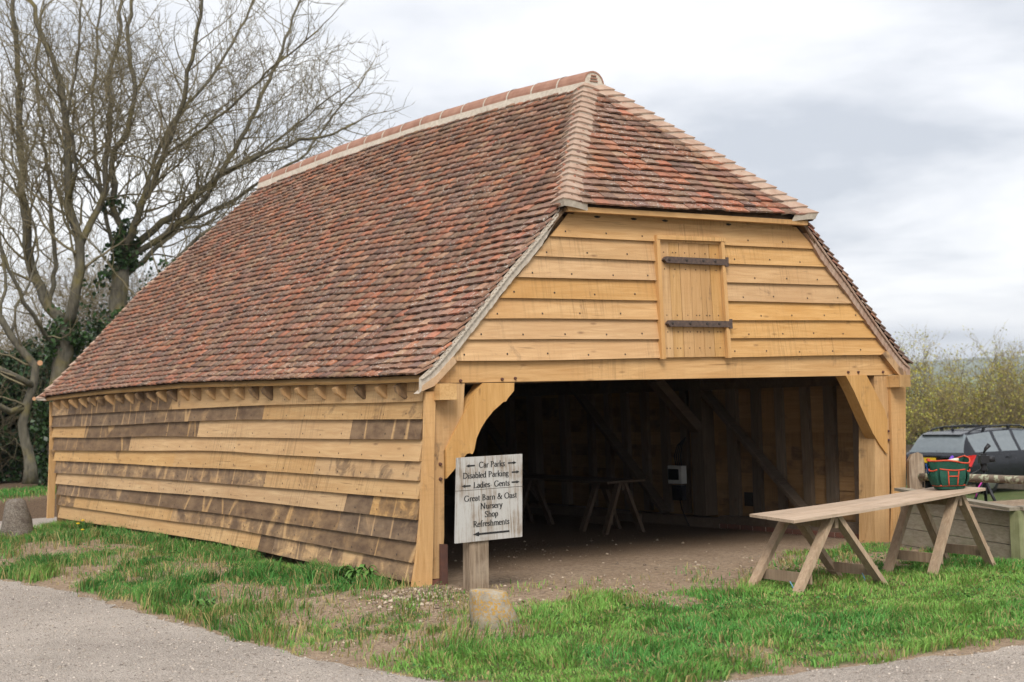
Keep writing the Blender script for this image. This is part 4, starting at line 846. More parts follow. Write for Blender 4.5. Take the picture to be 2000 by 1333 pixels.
# ------------------------------------------------------------------ timber planter, fence post and rail
M['planter'] = mat_weathered('planter_boards', (.37, .32, .25), (.25, .21, .155), (.27, .255, .165), 'y'); M['mossy'] = mat_weathered('green_post', (.25, .26, .13), (.17, .17, .085), (.30, .31, .17), 'z')
def mat_rail():
    g = G('lichen_rail'); p = g.pos(); f = g.noise(p, 12, 5, .6); col = g.mix(f, (.13, .095, .07), (.25, .20, .15)); l = g.ramp(g.noise(p, 13, 4, .6), [(.50, 0), (.56, 1)])
    return g.fin(g.mix(l, col, g.mix(g.noise(p, 40, 3), (.33, .35, .22), (.50, .50, .38))), .95, g.math('ADD', f, l), .6, .01)
M['rail'] = mat_rail()
pl = thing('planter', 'grey boarded timber planter box behind the trestle table', 'planter', (5.3, -1.3, -.2))
A = Vector((5.05, -2.23, 0)); B = Vector((5.57, -.42, 0)); Cc = A + Vector((2.6, -.72, 0)); dz0 = [-.30, -.145, .035, .205, .355]
for k in range(4):
    z0, z1 = dz0[k] + .004, dz0[k + 1] - .004
    for P, Q, tl_ in ((A, B, .03), (A, Cc, .0)):
        d = (Q - P).normalized(); n = Vector((-d.y, d.x, 0)); n = n if n.dot(P - CP) > 0 else -n; o = random.uniform(0, .008)
        a, b = P + d * .05 + n * o, Q + n * o
        part('plank', MB().hexa([a + Vector((0, 0, z0)), b + Vector((0, 0, z0 + tl_)), b + n * .04 + Vector((0, 0, z0 + tl_)), a + n * .04 + Vector((0, 0, z0)), a + Vector((0, 0, z1)), b + Vector((0, 0, z1 + tl_)), b + n * .04 + Vector((0, 0, z1 + tl_)), a + n * .04 + Vector((0, 0, z1))]), M['planter'], pl, color=(1, random.uniform(.85, 1.15), 1, 1))
part('cap_board', MB().beam(A + Vector((-.03, -.02, .385)), B + Vector((0, 0, .475)), .12, .03, (0, 0, 1)), M['planter'], pl, color=(1, .8, 1, 1)); part('cap_board', MB().beam(A + Vector((.03, -.02, .392)), Cc + Vector((0, 0, .39)), .12, .03, (0, 0, 1)), M['planter'], pl, color=(1, .8, 1, 1))
part('corner_post', MB().box(A.x - .02, A.x + .06, A.y - .05, A.y + .05, -.32, .368), M['mossy'], pl, color=(1, 1, 1, 1))
part('soil', MB().add([A + Vector((.08, .02, .28)), Cc + Vector((0, .1, .28)), Cc + B - A + Vector((-.1, 0, .28)), B + Vector((.03, 0, .28))], [(0, 1, 2, 3)]), M['ground'], pl)
fp = thing('fence_post', 'old grey rounded-top wooden post at the end of the rail', 'post', (6.05, -.26, -.2))
pts_ = [(-.085, -.4), (.085, -.4), (.082, .3), (.088, .78), (.07, .86), (.02, .885), (-.04, .87), (-.08, .80), (-.085, .3)]
mb = MB(); n = len(pts_); du = Vector((.82, -.57, 0)); dv = Vector((.57, .82, 0)); c0 = Vector((6.04, -.26, -.04))
mb.add([c0 + du * x - dv * .05 + Vector((0, 0, z)) for x, z in pts_] + [c0 + du * x + dv * .05 + Vector((0, 0, z * .985)) for x, z in pts_], [tuple(range(n)), tuple(range(2 * n - 1, n - 1, -1))] + [(i, i + n, (i + 1) % n + n, (i + 1) % n) for i in range(n)])
part('post', mb, M['greywood'], fp, color=(1, 1.15, 1, 1))
part('mortise', MB().add([c0 + du * x - dv * .053 + Vector((0, 0, z)) for x, z in ((.055, .50), (.075, .50), (.075, .56), (.055, .56))], [(0, 1, 2, 3)]), M['dark'], fp)
fr = thing('fence_rail', 'lichen-crusted split log rail behind the planter', 'rail', (6.0, -1.0, .5))
rp_ = [(6.06, -.30, .575), (6.0, -.6, .58), (5.95, -1.0, .587), (5.88, -1.5, .593), (5.80, -2.0, .597), (5.75, -2.5, .595)]
part('rail', MB().tube(rp_, [.042, .043, .045, .042, .044, .042], 10), M['rail'], fr, True)
part('rail_prop', MB().box(5.72, 5.78, -2.45, -2.38, -.35, .54), M['greywood'], fr, color=(1, 1, 1, 1))
# ------------------------------------------------------------------ things inside the barn
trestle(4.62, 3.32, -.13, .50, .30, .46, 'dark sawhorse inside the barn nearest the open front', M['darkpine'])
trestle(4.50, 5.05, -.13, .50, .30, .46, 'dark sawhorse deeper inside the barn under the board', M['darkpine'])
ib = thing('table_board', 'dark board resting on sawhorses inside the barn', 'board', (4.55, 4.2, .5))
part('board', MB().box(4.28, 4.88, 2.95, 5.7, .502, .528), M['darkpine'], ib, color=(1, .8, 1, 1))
M['white'] = mat_plain('white_plastic', (.62, .62, .60), .45); M['black'] = mat_plain('black_plastic', (.018, .018, .02), .45)
XP = XI - .245
cu = thing('fuse_box', 'white plastic fuse box fixed to the dark main post inside', 'fuse box', (XP, 3.38, .4))
part('case', MB().box(XP - .09, XP, 3.24, 3.50, .405, .635), M['white'], cu); part('smoked_door', MB().box(XP - .105, XP - .088, 3.29, 3.48, .455, .595), M['black'], cu)
sk = thing('socket_box', 'black socket box with cable below the white fuse box', 'socket', (XP, 3.36, .2)); part('case', MB().box(XP - .08, XP, 3.26, 3.44, .19, .385), M['black'], sk); part('cover', MB().box(XP - .095, XP - .078, 3.28, 3.42, .22, .35), M['black'], sk)
part('cable', MB().tube([(XP - .04, 3.34, .19), (XP - .05, 3.30, .08), (XP - .03, 3.24, -.06), (XP - .02, 3.2, -.14)], .007, 6), M['black'], sk, True)
for k in range(4): part('cable', MB().tube([(XP - .03, 3.30 + k * .035, .635), (XP - .05, 3.29 + k * .04, .76), (XP - .03, 3.27 + k * .03, .90), (XP - .01, 3.22, 1.0)], .008, 6), M['black'], cu, True)

# ------------------------------------------------------------------ tripod with camera behind the rail
M['magenta'] = mat_plain('magenta_cord', (.55, .05, .35), .5); M['lime'] = mat_plain('green_knob', (.10, .60, .12), .5); M['redp'] = mat_plain('red_knob', (.62, .05, .05), .5)
tp = thing('tripod', 'black camera tripod standing behind the mossy rail', 'tripod', (6.75, -.62, -.3)); tc_ = Vector((6.75, -.62, .52))
for a, nm in ((2.6, 0), (4.7, 1), (.6, 2)):
    f = tc_ + Vector((math.cos(a) * .36, math.sin(a) * .36, 0)); f.z = float(h(f.x, f.y)) - .01; m1 = tc_.lerp(f, .5)
    l = part('leg', MB().tube([tc_ + (f - tc_).normalized() * .03, m1], .017, 8), M['black'], tp, True); sub(l, part('lower_leg', MB().tube([m1, f], .012, 8), M['black'], tp, True)); sub(l, part('clamp', MB().tube([m1 - (f - tc_) * .02, m1 + (f - tc_) * .02], .022, 8), M['redp'] if nm else M['lime'], tp, True))
part('centre_column', MB().tube([tc_ - Vector((0, 0, .18)), tc_ + Vector((0, 0, .13))], .016, 8), M['black'], tp, True); part('head', MB().lathe([(.035, 0), (.045, .02), (.03, .05), (.04, .07), (.04, .09)], tuple(tc_ + Vector((0, 0, .08))), 12), M['black'], tp, True)
part('pan_handle', MB().tube([tc_ + Vector((0, 0, .12)), tc_ + Vector((-.10, .06, .07)), tc_ + Vector((-.20, .12, .0))], .008, 6), M['black'], tp, True); part('magenta_strap', MB().tube([tc_ + Vector((-.02, -.03, .03)), tc_ + Vector((-.08, .03, -.1)), tc_ + Vector((-.10, .05, -.2))], .008, 6), M['magenta'], tp, True)
cm = thing('camera_on_tripod', 'small black camera with lens and microphone on the tripod', 'camera', tuple(tc_ + Vector((0, 0, .17)))); q0 = tc_ + Vector((0, 0, .172))
def obox(c, u, v, hu, hv, z0, z1): return MB().hexa([c - u * hu - v * hv + Vector((0, 0, z0)), c + u * hu - v * hv + Vector((0, 0, z0)), c + u * hu + v * hv + Vector((0, 0, z0)), c - u * hu + v * hv + Vector((0, 0, z0)), c - u * hu - v * hv + Vector((0, 0, z1)), c + u * hu - v * hv + Vector((0, 0, z1)), c + u * hu + v * hv + Vector((0, 0, z1)), c - u * hu + v * hv + Vector((0, 0, z1))])
cu_, cv_ = Vector((.82, -.57, 0)), Vector((.57, .82, 0))
part('body', obox(q0, cu_, cv_, .045, .06, 0, .085), M['black'], cm); part('lens', MB().tube([q0 + Vector((0, 0, .042)) + cu_ * .04, q0 + Vector((0, 0, .042)) + cu_ * .12], [.032, .036], 12), M['black'], cm, True); part('viewfinder', obox(q0, cu_, cv_, .025, .025, .085, .108), M['black'], cm)
part('microphone', MB().tube([q0 + Vector((0, 0, .105)), q0 + cu_ * .03 + Vector((0, 0, .16)), q0 + cu_ * .07 + Vector((0, 0, .20))], [.008, .02, .026], 8), M['black'], cm, True)

# ------------------------------------------------------------------ parked estate car
def mat_car():
    g = G('black_car_paint'); f = g.noise(g.pos(), 3, 2); m = g.fin(g.mix(f, (.012, .013, .017), (.018, .019, .024)), .26, spec=.22)
    g.b.inputs['Coat Weight'].default_value = .12; g.b.inputs['Coat Roughness'].default_value = .08; return m
M['car'] = mat_car(); M['glass'] = mat_plain('tinted_glass', (.15, .175, .19), .04, 1.0); M['tail'] = mat_plain('tail_lens', (.62, .02, .018), .2, .5); M['tyre'] = mat_plain('tyre_rubber', (.02, .02, .02), .8); M['alloy'] = mat_plain('alloy_rim', (.42, .42, .43), .35, .5, .8); M['plate'] = mat_plain('yellow_plate', (.72, .44, .02), .5)
M['trimblk'] = mat_plain('matt_black_trim', (.014, .014, .015), .5)
CG = -.97; car = thing('parked_car', 'black estate car with roof rails parked beyond the fence', 'car', (20.03, 10.80, CG))
CM = Matrix.Translation((20.03, 10.80, CG)) @ Matrix.Rotation(math.radians(1.4), 4, 'Z')
# stations: x, half-width, belt z, roof z, roof half-width, lower z
ST = [(0.00, .74, .86, .86, .70, .34), (.05, .82, .92, .92, .74, .27), (.14, .86, .955, .97, .72, .24), (.20, .885, .965, 1.08, .68, .24), (.32, .895, .965, 1.27, .63, .24), (.44, .90, .965, 1.395, .59, .24), (.75, .905, .96, 1.425, .575, .24), (1.15, .91, .955, 1.455, .585, .24), (1.30, .91, .955, 1.460, .59, .24), (1.42, .91, .952, 1.464, .59, .24), (2.05, .91, .94, 1.470, .595, .24), (2.17, .91, .938, 1.468, .595, .24), (2.80, .905, .925, 1.42, .585, .24),
      (3.00, .90, .92, 1.36, .58, .24), (3.40, .895, .91, 1.15, .62, .24), (3.62, .885, .905, .99, .68, .24), (3.9, .87, .88, .93, .66, .24), (4.3, .83, .80, .84, .60, .25), (4.5, .74, .70, .74, .52, .30), (4.58, .62, .60, .62, .42, .36)]
def sect(st):
    x, hw, zb, zr, rw, zl = st; g_ = zr - zb
    return [(x, hw * .90, zl), (x, hw * .985, zl + .10), (x, hw, zl + (zb - zl) * .45), (x, hw * .995, zl + (zb - zl) * .72), (x, hw * .955, zb - .03 * min(1, g_ * 4)), (x, hw * .945, zb), (x, rw + (hw * .945 - rw) * .36, zb + g_ * .60), (x, rw + .035, zb + g_ * .88), (x, rw * .96, zb + g_ * .965), (x, rw * .5, zb + g_ * .995), (x, 0, zr)]
NP = 11; rows_ = []
for st in ST:
    s_ = sect(st); rows_.append([(a, -b, c) for a, b, c in s_] + [(a, b, c) for a, b, c in s_[-2::-1]])
NW = len(rows_[0])
def quad(i, j): return [Vector(rows_[i][j]), Vector(rows_[i + 1][j]), Vector(rows_[i + 1][j + 1]), Vector(rows_[i][j + 1])]
side_win = {5: [(6, 7), (7, 8), (9, 10), (11, 12)], 6: [(6, 7), (7, 8), (9, 10), (11, 12)]}
glass = {}
for (i0, i1) in ((5, 8), (9, 10), (11, 13)):
    for i in range(i0, i1):
        for j in (5, 6):
            for jj in (j, NW - 2 - j): glass.setdefault(('side_window', i0, jj > 10), []).append((i, jj))
for i in (2, 3, 4):
    for j in range(7, 13): glass.setdefault(('rear_window', 0, 0), []).append((i, j))
for i in (13, 14):
    for j in range(7, 13): glass.setdefault(('windscreen', 0, 0), []).append((i, j))
used = {q for v in glass.values() for q in v}
bm_ = MB(); bm_.v = [p for r in rows_ for p in r]; bm_.f = [(i * NW + j, (i + 1) * NW + j, (i + 1) * NW + j + 1, i * NW + j + 1) for i in range(len(ST) - 1) for j in range(NW - 1) if (i, j) not in used] + [tuple(range(NW - 1, -1, -1)), tuple((len(ST) - 1) * NW + j for j in range(NW))]
part('body', bm_.xform(CM), M['car'], car, True)
for (nm, _, _), qs in glass.items():
    mb = MB()
    for i, j in qs: mb.add([Vector(p) * 1.0 for p in quad(i, j)], [(0, 1, 2, 3)])
    part(nm, mb.xform(CM), M['glass'], car, False)
def cpart(name, mb, mat, smooth=False): return part(name, mb.xform(CM), mat, car, smooth)
cpart('spoiler', MB().hexa([(.37, -.57, 1.355), (.37, .57, 1.355), (.62, .58, 1.395), (.62, -.58, 1.395), (.33, -.53, 1.372), (.33, .53, 1.372), (.66, .57, 1.43), (.66, -.57, 1.43)]), M['car'])
for sy in (-1, 1):
    cpart('tail_light', MB().hexa([(-.012, sy * .50, .68), (.06, sy * .875, .64), (.20, sy * .91, .66), (.10, sy * .5, .70), (.02, sy * .50, .88), (.08, sy * .89, .90), (.38, sy * .918, .91), (.14, sy * .5, .90)]), M['tail'])
    cpart('roof_rail', MB().tube([(.62, sy * .56, 1.41), (.80, sy * .57, 1.475), (1.2, sy * .58, 1.515), (2.0, sy * .585, 1.525), (2.55, sy * .58, 1.50), (2.75, sy * .575, 1.43)], .02, 8), M['car'], True)
    for x in (1.15, 2.1): cpart('rail_foot', MB().box(x - .04, x + .04, sy * .58 - .02, sy * .58 + .02, 1.44, 1.52), M['trimblk'])
    cpart('door_handle', MB().box(1.52, 1.70, sy * .915 - .012, sy * .915 + .012, .80, .825), M['car']); cpart('door_handle', MB().box(2.62, 2.80, sy * .915 - .012, sy * .915 + .012, .79, .815), M['car'])
    cpart('wing_mirror', MB().hexa([(2.9, sy * .90, .93), (3.05, sy * .90, .93), (3.05, sy * 1.06, .95), (2.9, sy * 1.06, .95), (2.9, sy * .90, 1.04), (3.04, sy * .90, 1.04), (3.04, sy * 1.05, 1.05), (2.9, sy * 1.05, 1.05)]), M['car'])
    for x in (.92, 3.62):
        pr = [(.20, -.11), (.315, -.10), (.325, 0), (.315, .10), (.20, .11)]
        t_ = MB().lathe(pr, (0, 0, 0), 20); t_.v = [(x + a, sy * .77 + c, .325 + b) for a, b, c in t_.v]; wh = cpart('wheel', t_, M['tyre'], True)
        t_ = MB().lathe([(.03, -.02), (.20, .02), (.21, .04), (.20, .05)], (0, 0, 0), 16); t_.v = [(x + a, sy * (.845 + c), .325 + b) for a, b, c in t_.v]; sub(wh, cpart('rim', t_, M['alloy'], True))
for x in (1.25, 2.05): cpart('roof_bar', MB().box(x - .03, x + .03, -.62, .62, 1.50, 1.53), M['trimblk'])
cpart('number_plate', MB().box(-.022, .0, -.10, .42, .745, .855), M['plate']); cpart('plate_recess', MB().box(-.012, .05, -.20, .52, .875, .905), M['trimblk']); cpart('rear_wiper', MB().beam((.16, -.02, .995), (.27, .36, 1.09), .02, .02), M['trimblk']); cpart('aerial_fin', MB().beam((.82, 0, 1.43), (.76, 0, 1.50), .03, .06), M['car'])

# ------------------------------------------------------------------ low shed and close-boarded fence far right
M['farroof'] = mat_noise('brown_roof', (.14, .075, .062), (.09, .055, .05), 3, .95, .2); M['farfence'] = mat_weathered('dark_boards', (.085, .068, .05), (.05, .04, .03), (.10, .085, .05), 'z')
shed = thing('low_shed', 'low shed with brown tiled roof beyond the parked car', 'shed', (24.0, 18.0, -1.3)); sg = Vector((.57, .82, 0)); ss = Vector((.82, -.57, 0)); s0 = Vector((23.2, 15.6, 0))
mb = MB(); P = lambda a, b, z: s0 + ss * a + sg * b + Vector((0, 0, z))
part('wall', MB().hexa([P(-4, 0, -1.6), P(.9, 0, -1.6), P(.9, 3, -1.6), P(-4, 3, -1.6), P(-4, 0, .0), P(.9, 0, .0), P(.9, 3, .0), P(-4, 3, .0)]), M['farfence'], shed, color=(1, 1, 1, 1))
for k in range(9): part('roof_course', MB().hexa([P(-4.2, -.25 + k * .2, .02 + k * .085), P(1.0 - k * .1, -.25 + k * .2, .02 + k * .085), P(1.0 - k * .1, .0 + k * .2, .10 + k * .085), P(-4.2, .0 + k * .2, .10 + k * .085), P(-4.2, -.25 + k * .2, .06 + k * .085), P(1.0 - k * .1, -.25 + k * .2, .06 + k * .085), P(1.0 - k * .1, .0 + k * .2, .14 + k * .085), P(-4.2, .0 + k * .2, .14 + k * .085)]), M['farroof'], shed)
fc = thing('board_fence', 'dark close-boarded fence running behind the parked car', 'fence', (25, 14, -1.3)); f0 = Vector((23.6, 14.6, 0)); fd = Vector((.93, -.36, 0))
for k in range(46):
    a = f0 + fd * (k * .15); part('fence_board', MB().beam(a + Vector((0, 0, -1.5)), a + Vector((0, 0, -.02 + random.uniform(-.02, .02))), .142, .02, (-.36, -.93, 0)), M['farfence'], fc, color=(1, random.uniform(.8, 1.3), 1, 1))
TREES = {'main':[([(1.97,17.1,0.07),(1.94,17.08,1.06),(1.98,17.0,2.04),(2.09,16.89,2.73),(2.13,16.84,3.22)],0.3,0.25),([(2.13,16.84,3.22),(1.91,17.22,3.64),(1.73,17.55,4.27),(1.65,17.7,4.89),(1.61,17.79,6.21),(1.56,17.76,7.39),(1.51,17.62,8.74),(1.34,17.54,10.31)],0.2,0.05),([(2.13,16.84,3.22),(2.2,16.52,3.79),(2.25,16.33,4.57),(2.25,16.31,4.8),(2.04,16.3,5.54),(2.01,16.14,6.75),(1.86,16.07,7.87),(1.62,16.09,8.49),(1.28,16.15,9.63)],0.2,0.05),([(2.25,16.32,4.76),(2.51,16.35,5.27),(2.74,16.42,5.69),(2.96,16.58,6.9),(3.03,16.71,8.2),(3.28,16.74,9.03),(3.37,16.86,10.21)],0.13,0.04),([(2.09,16.89,2.73),(1.57,16.62,3.21),(1.18,16.38,3.67),(0.83,16.22,4.47),(0.47,16.18,5.44)],0.09,0.03),([(2.04,16.3,5.54),(2.02,15.68,6.13),(1.74,15.35,6.91),(1.8,14.89,7.96),(1.82,14.58,9.02)],0.07,0.025),([(1.91,17.22,3.64),(2.19,17.59,4.49),(2.26,18.1,5.57),(2.3,18.49,6.89),(2.23,18.85,8.22),(2.38,18.9,9.96)],0.09,0.03)],'ivy':[([(3.01,17.12,-0.0),(3.01,17.06,1.01),(3.04,16.98,2.22),(3.13,16.87,3.23),(3.19,16.8,4.03),(3.2,16.77,4.44)],0.32,0.24),([(3.2,16.77,4.44),(3.21,16.61,5.13),(2.99,16.61,5.62),(2.97,16.46,6.49),(3.19,16.16,7.04),(3.28,15.94,7.79),(3.13,15.88,8.74),(3.23,15.75,9.9)],0.14,0.04),([(3.2,16.77,4.44),(3.28,16.19,5.18),(3.62,15.41,6.45),(3.76,14.91,7.22),(3.84,14.44,8.12),(3.9,14.12,8.89),(3.92,13.95,9.53)],0.15,0.04),([(3.24,16.73,4.64),(3.85,16.65,5.16),(4.35,16.52,5.58),(5.03,16.27,6.19),(5.52,16.13,7.02),(6.07,15.81,8.24),(6.46,15.61,9.28),(6.71,15.52,10.02)],0.14,0.03),([(3.26,16.72,4.53),(3.91,16.0,5.04),(4.42,15.38,5.64),(4.58,15.0,6.09),(5.13,14.36,6.39),(5.71,13.82,6.65),(6.19,13.36,6.71),(6.5,13.01,6.89)],0.13,0.025),([(3.2,16.78,4.23),(3.94,17.22,4.71),(4.65,17.3,5.37),(5.55,17.02,5.81),(6.34,16.69,6.34),(7.14,16.35,6.89),(7.91,15.88,8.07),(8.25,15.75,8.52)],0.11,0.02),([(3.13,16.87,3.23),(3.46,16.13,3.83),(3.73,15.68,4.27),(4.13,15.25,4.81),(4.7,14.83,5.28),(5.48,14.4,5.66)],0.12,0.03),([(3.28,16.19,5.18),(3.77,16.66,6.18),(4.3,16.85,7.29),(5.27,16.72,8.52),(5.92,16.58,9.64),(6.28,16.53,10.54)],0.09,0.03),([(3.2,16.77,4.44),(3.19,17.46,5.33),(3.16,17.91,6.54),(3.21,18.3,7.99),(3.37,18.36,9.31),(3.5,18.34,10.51)],0.09,0.03),([(3.62,15.41,6.45),(4.07,14.47,6.85),(4.5,13.78,7.34),(5.08,12.98,8.0),(5.45,12.45,8.4)],0.06,0.02),([(5.03,16.27,6.19),(5.75,15.38,6.74),(6.33,14.7,7.28),(6.74,14.15,7.73)],0.06,0.02),([(2.99,16.61,5.62),(2.37,16.76,6.51),(1.94,16.9,7.31),(1.58,16.98,8.19),(1.26,17.16,9.19)],0.07,0.02)],'left':[([(1.25,16.37,0.28),(1.23,16.37,0.81),(1.13,16.4,1.38),(1.2,16.34,1.76),(1.31,16.24,2.14),(1.34,16.21,2.47),(1.1,16.24,2.76),(0.9,16.24,3.04),(0.72,16.23,3.37),(0.38,16.31,3.94)],0.2,0.07),([(1.2,16.34,1.71),(0.89,16.32,1.63),(0.58,16.16,1.78),(0.22,16.15,2.06)],0.11,0.08),([(1.31,16.25,2.09),(1.02,16.07,2.23),(0.66,16.08,2.41),(0.3,16.07,2.62)],0.11,0.08),([(0.9,16.24,3.04),(1.03,16.37,3.58),(1.29,16.41,3.97),(1.48,16.37,4.55),(1.4,16.52,5.34)],0.05,0.02),([(0.72,16.23,3.37),(0.83,16.24,4.14),(0.71,16.27,5.09),(0.86,16.24,6.14),(0.79,16.24,7.18)],0.06,0.02)]}
# ------------------------------------------------------------------ trees and plants
def unit(v): n = math.sqrt(v[0] ** 2 + v[1] ** 2 + v[2] ** 2) + 1e-9; return (v[0] / n, v[1] / n, v[2] / n)
def seg_mesh(name, segs, n=3):
    a = np.array([s[0] for s in segs]); b = np.array([s[1] for s in segs]); r0 = np.array([s[2] for s in segs]); r1 = np.array([s[3] for s in segs])
    t = b - a; t /= np.linalg.norm(t, axis=1)[:, None] + 1e-9; ref = np.where(np.abs(t[:, 2:3]) < .9, np.array([[0, 0, 1.]]), np.array([[1., 0, 0]]))
    u = np.cross(t, ref); u /= np.linalg.norm(u, axis=1)[:, None] + 1e-9; w = np.cross(t, u); V = np.zeros((len(segs), 2 * n, 3))
    for j in range(n):
        an = 2 * math.pi * j / n; d = u * math.cos(an) + w * math.sin(an); V[:, j] = a + d * r0[:, None] - t * r0[:, None] * .3; V[:, n + j] = b + d * r1[:, None]
    F = np.array([(j, (j + 1) % n, n + (j + 1) % n, n + j) for j in range(n)]); FF = (F[None] + 2 * n * np.arange(len(segs))[:, None, None]).reshape(-1)
    return np_mesh(name, V.reshape(-1, 3), FF, np.full(len(segs) * n, 4))
def leaf_mesh(name, cen, size, cols, flat=0.0, asp=.7):
    cen = np.asarray(cen); n = len(cen); size = np.broadcast_to(size, (n,)) * rng.uniform(.6, 1.3, n)
    nv = rng.normal(size=(n, 3)); nv[:, 2] = np.abs(nv[:, 2]) + flat; nv /= np.linalg.norm(nv, axis=1)[:, None]; u = np.cross(nv, rng.normal(size=(n, 3))); u /= np.linalg.norm(u, axis=1)[:, None]; w = np.cross(nv, u)
    s = size[:, None]; V = np.stack([cen - u * s, cen - w * s * asp + nv * s * .15, cen + u * s, cen + w * s * asp + nv * s * .15], 1)
    me = np_mesh(name, V.reshape(-1, 3), np.arange(4 * n), np.full(n, 4)); vcol(me, 'col', np.repeat(cols, 4, 0)); return me
def cvar(base, n, k=.3): base = np.asarray(base); return np.clip(base[None] * (1 + rng.uniform(-k, k, (n, 1))) * (1 + rng.uniform(-.12, .12, (n, 3))), 0, 1)
def mat_bark():
    g = G('bark'); p = g.pos((1, 1, .35)); f = g.noise(p, 14, 5, .65); m = g.noise(g.pos(), 2.6, 4, .6); col = g.mix(g.ramp(f, [(.3, 0), (.7, 1)]), (.062, .056, .042), (.165, .148, .11))
    col = g.mix(g.ramp(m, [(.50, 0), (.68, .65)]), col, (.20, .165, .055)); return g.fin(col, .92, f, .9, .03)
M['bark'] = mat_bark(); M['twig'] = mat_noise('twig_bark', (.165, .135, .090), (.215, .185, .105), 1.2, .9, 0); M['twigy'] = mat_noise('pale_twig', (.27, .215, .115), (.18, .14, .08), 1.2, .9, 0); M['cut'] = mat_plain('cut_wood', (.55, .30, .16), .8)
def grow(segs, p, d, L, r, lev, up, maxlev, seg=.17):
    n = max(2, int(L / seg)); st = L / n; nxt = random.uniform(.15, .4)
    for k in range(n):
        t = k / n; wob_ = .12 + .06 * lev
        d = unit((d[0] + random.gauss(0, wob_), d[1] + random.gauss(0, wob_), d[2] + random.gauss(0, wob_) + up))
        q = (p[0] + d[0] * st, p[1] + d[1] * st, p[2] + d[2] * st); ra, rb = r * (1 - t * .75), r * (1 - (t + 1 / n) * .75)
        segs.append((p, q, ra, rb)); p = q
        if lev < maxlev and t > .12:
            nxt -= st
            while nxt <= 0:
                c = (random.gauss(0, 1), random.gauss(0, 1), random.gauss(0, 1) + .2); k_ = c[0] * d[0] + c[1] * d[1] + c[2] * d[2]; c = unit((c[0] - k_ * d[0], c[1] - k_ * d[1], c[2] - k_ * d[2]))
                a = random.uniform(.4, .9); dd = (d[0] * math.cos(a) + c[0] * math.sin(a), d[1] * math.cos(a) + c[1] * math.sin(a), d[2] * math.cos(a) + c[2] * math.sin(a))
                LL = L * (1 - t * .45) * random.uniform(.36, .72)
                if LL > .12: grow(segs, p, dd, LL, max(.006, rb * .62), lev + 1, up, maxlev, seg)
                nxt += random.uniform(.55, 1.1) * (.20 if lev == 1 else .13 if lev == 2 else .10)
def limb_pts(P):
    out = [Vector(P[0])]
    for a, b in zip(P, P[1:]):
        a, b = Vector(a), Vector(b); n = max(1, int((b - a).length / .22))
        for k in range(1, n + 1):
            out.append(a.lerp(b, k / n) + (Vector((random.gauss(0, .022), random.gauss(0, .022), random.gauss(0, .015))) if k < n else Vector()))
    return out
def bare_tree(key, label, cat='tree', dens=1.0, kid=(1.5, 3.7)):
    limbs = TREES[key]; b0 = limbs[0][0][0]; t = thing('bare_tree', label, cat, b0, 'bare trees behind the barn'); segs = []; lm = MB(); trunk = None
    for li, (P, r0, r1) in enumerate(limbs):
        pts = limb_pts(P); n = len(pts); r0 *= .58; r1 *= .72; rad = [r0 + (r1 - r0) * (k / (n - 1)) ** .8 for k in range(n)]
        if li == 0: part('trunk', MB().tube(pts, [r * (1.35 if k == 0 else 1.12 if k == 1 else 1) for k, r in enumerate(rad)], 12), M['bark'], t, True)
        else: part('limb', MB().tube(pts, rad, 8), M['bark'], t, True)
        if li == 0 and key != 'left': continue
        nxt = .3; i0 = int(n * (.12 if li else .5))
        for k in range(i0, n - 1):
            d = (pts[k + 1] - pts[k]); nxt -= d.length; d = d.normalized()
            while nxt <= 0:
                c = Vector((random.gauss(0, 1), random.gauss(0, 1), random.gauss(0, 1) + .25)); c = (c - d * c.dot(d)).normalized(); a = random.uniform(.45, .95); dd = d * math.cos(a) + c * math.sin(a)
                grow(segs, tuple(pts[k]), tuple(dd), random.uniform(*kid) * (1 - .62 * k / n), min(.034, max(.012, rad[k] * .40)), 1, .05, 4); nxt += random.uniform(.14, .30) / dens
        e = pts[-1]; d = (pts[-1] - pts[-2]).normalized(); grow(segs, tuple(e), tuple(d), 1.0, rad[-1] * .9, 1, .05, 4)
    print(key, 'segs', len(segs)); link('crown', seg_mesh('crown', segs), M['twig'], t); return t
t1 = bare_tree('main', 'tall bare multi-stemmed tree beyond the far corner of the barn', dens=1.0, kid=(1.3, 3.2))
t2 = bare_tree('ivy', 'large bare tree with ivy-clad trunk fanning out behind the tiled roof', dens=1.1, kid=(1.3, 3.3))
t3 = bare_tree('left', 'crooked bare tree with pruned limbs by the track edge', dens=.6, kid=(.7, 1.8))
def cut(p, d, r, par): d = Vector(d).normalized(); part('cut_end', MB().tube([Vector(p) - d * .05, Vector(p) + d * .01], r, 10), M['cut'], par, False)
cp_ = [Vector(q) for q in TREES['left'][0][0]]; tocam = (CP - cp_[4]).normalized()
for q, r in ((cp_[5] + tocam * .16 + Vector((.08, 0, .05)), .05), (cp_[4] + tocam * .2 + Vector((0, 0, -.28)), .035), (cp_[4] + tocam * .17 + Vector((.14, -.1, -.25)), .03)): cut(q, tocam, r, t3)
def ivy_on(tree, P, r, n, spread, label=None):
    P = limb_pts(P); k = rng.integers(0, len(P) - 1, n); a = np.array([tuple(p) for p in P]); t = rng.random((n, 1)); c = a[k] * (1 - t) + a[k + 1] * t
    d = rng.normal(size=(n, 3)); d /= np.linalg.norm(d, axis=1)[:, None]; c = c + d * (r + np.abs(rng.normal(0, spread, (n, 1))))
    cl = fbm(c[:, 0] * 2.1, c[:, 2] * 2.3 + c[:, 1], 3); c = c[cl > .42]; link('ivy', leaf_mesh('ivy', c, .05, cvar((.035, .075, .02), len(c), .5)), M['ivy'], tree, kind='stuff')
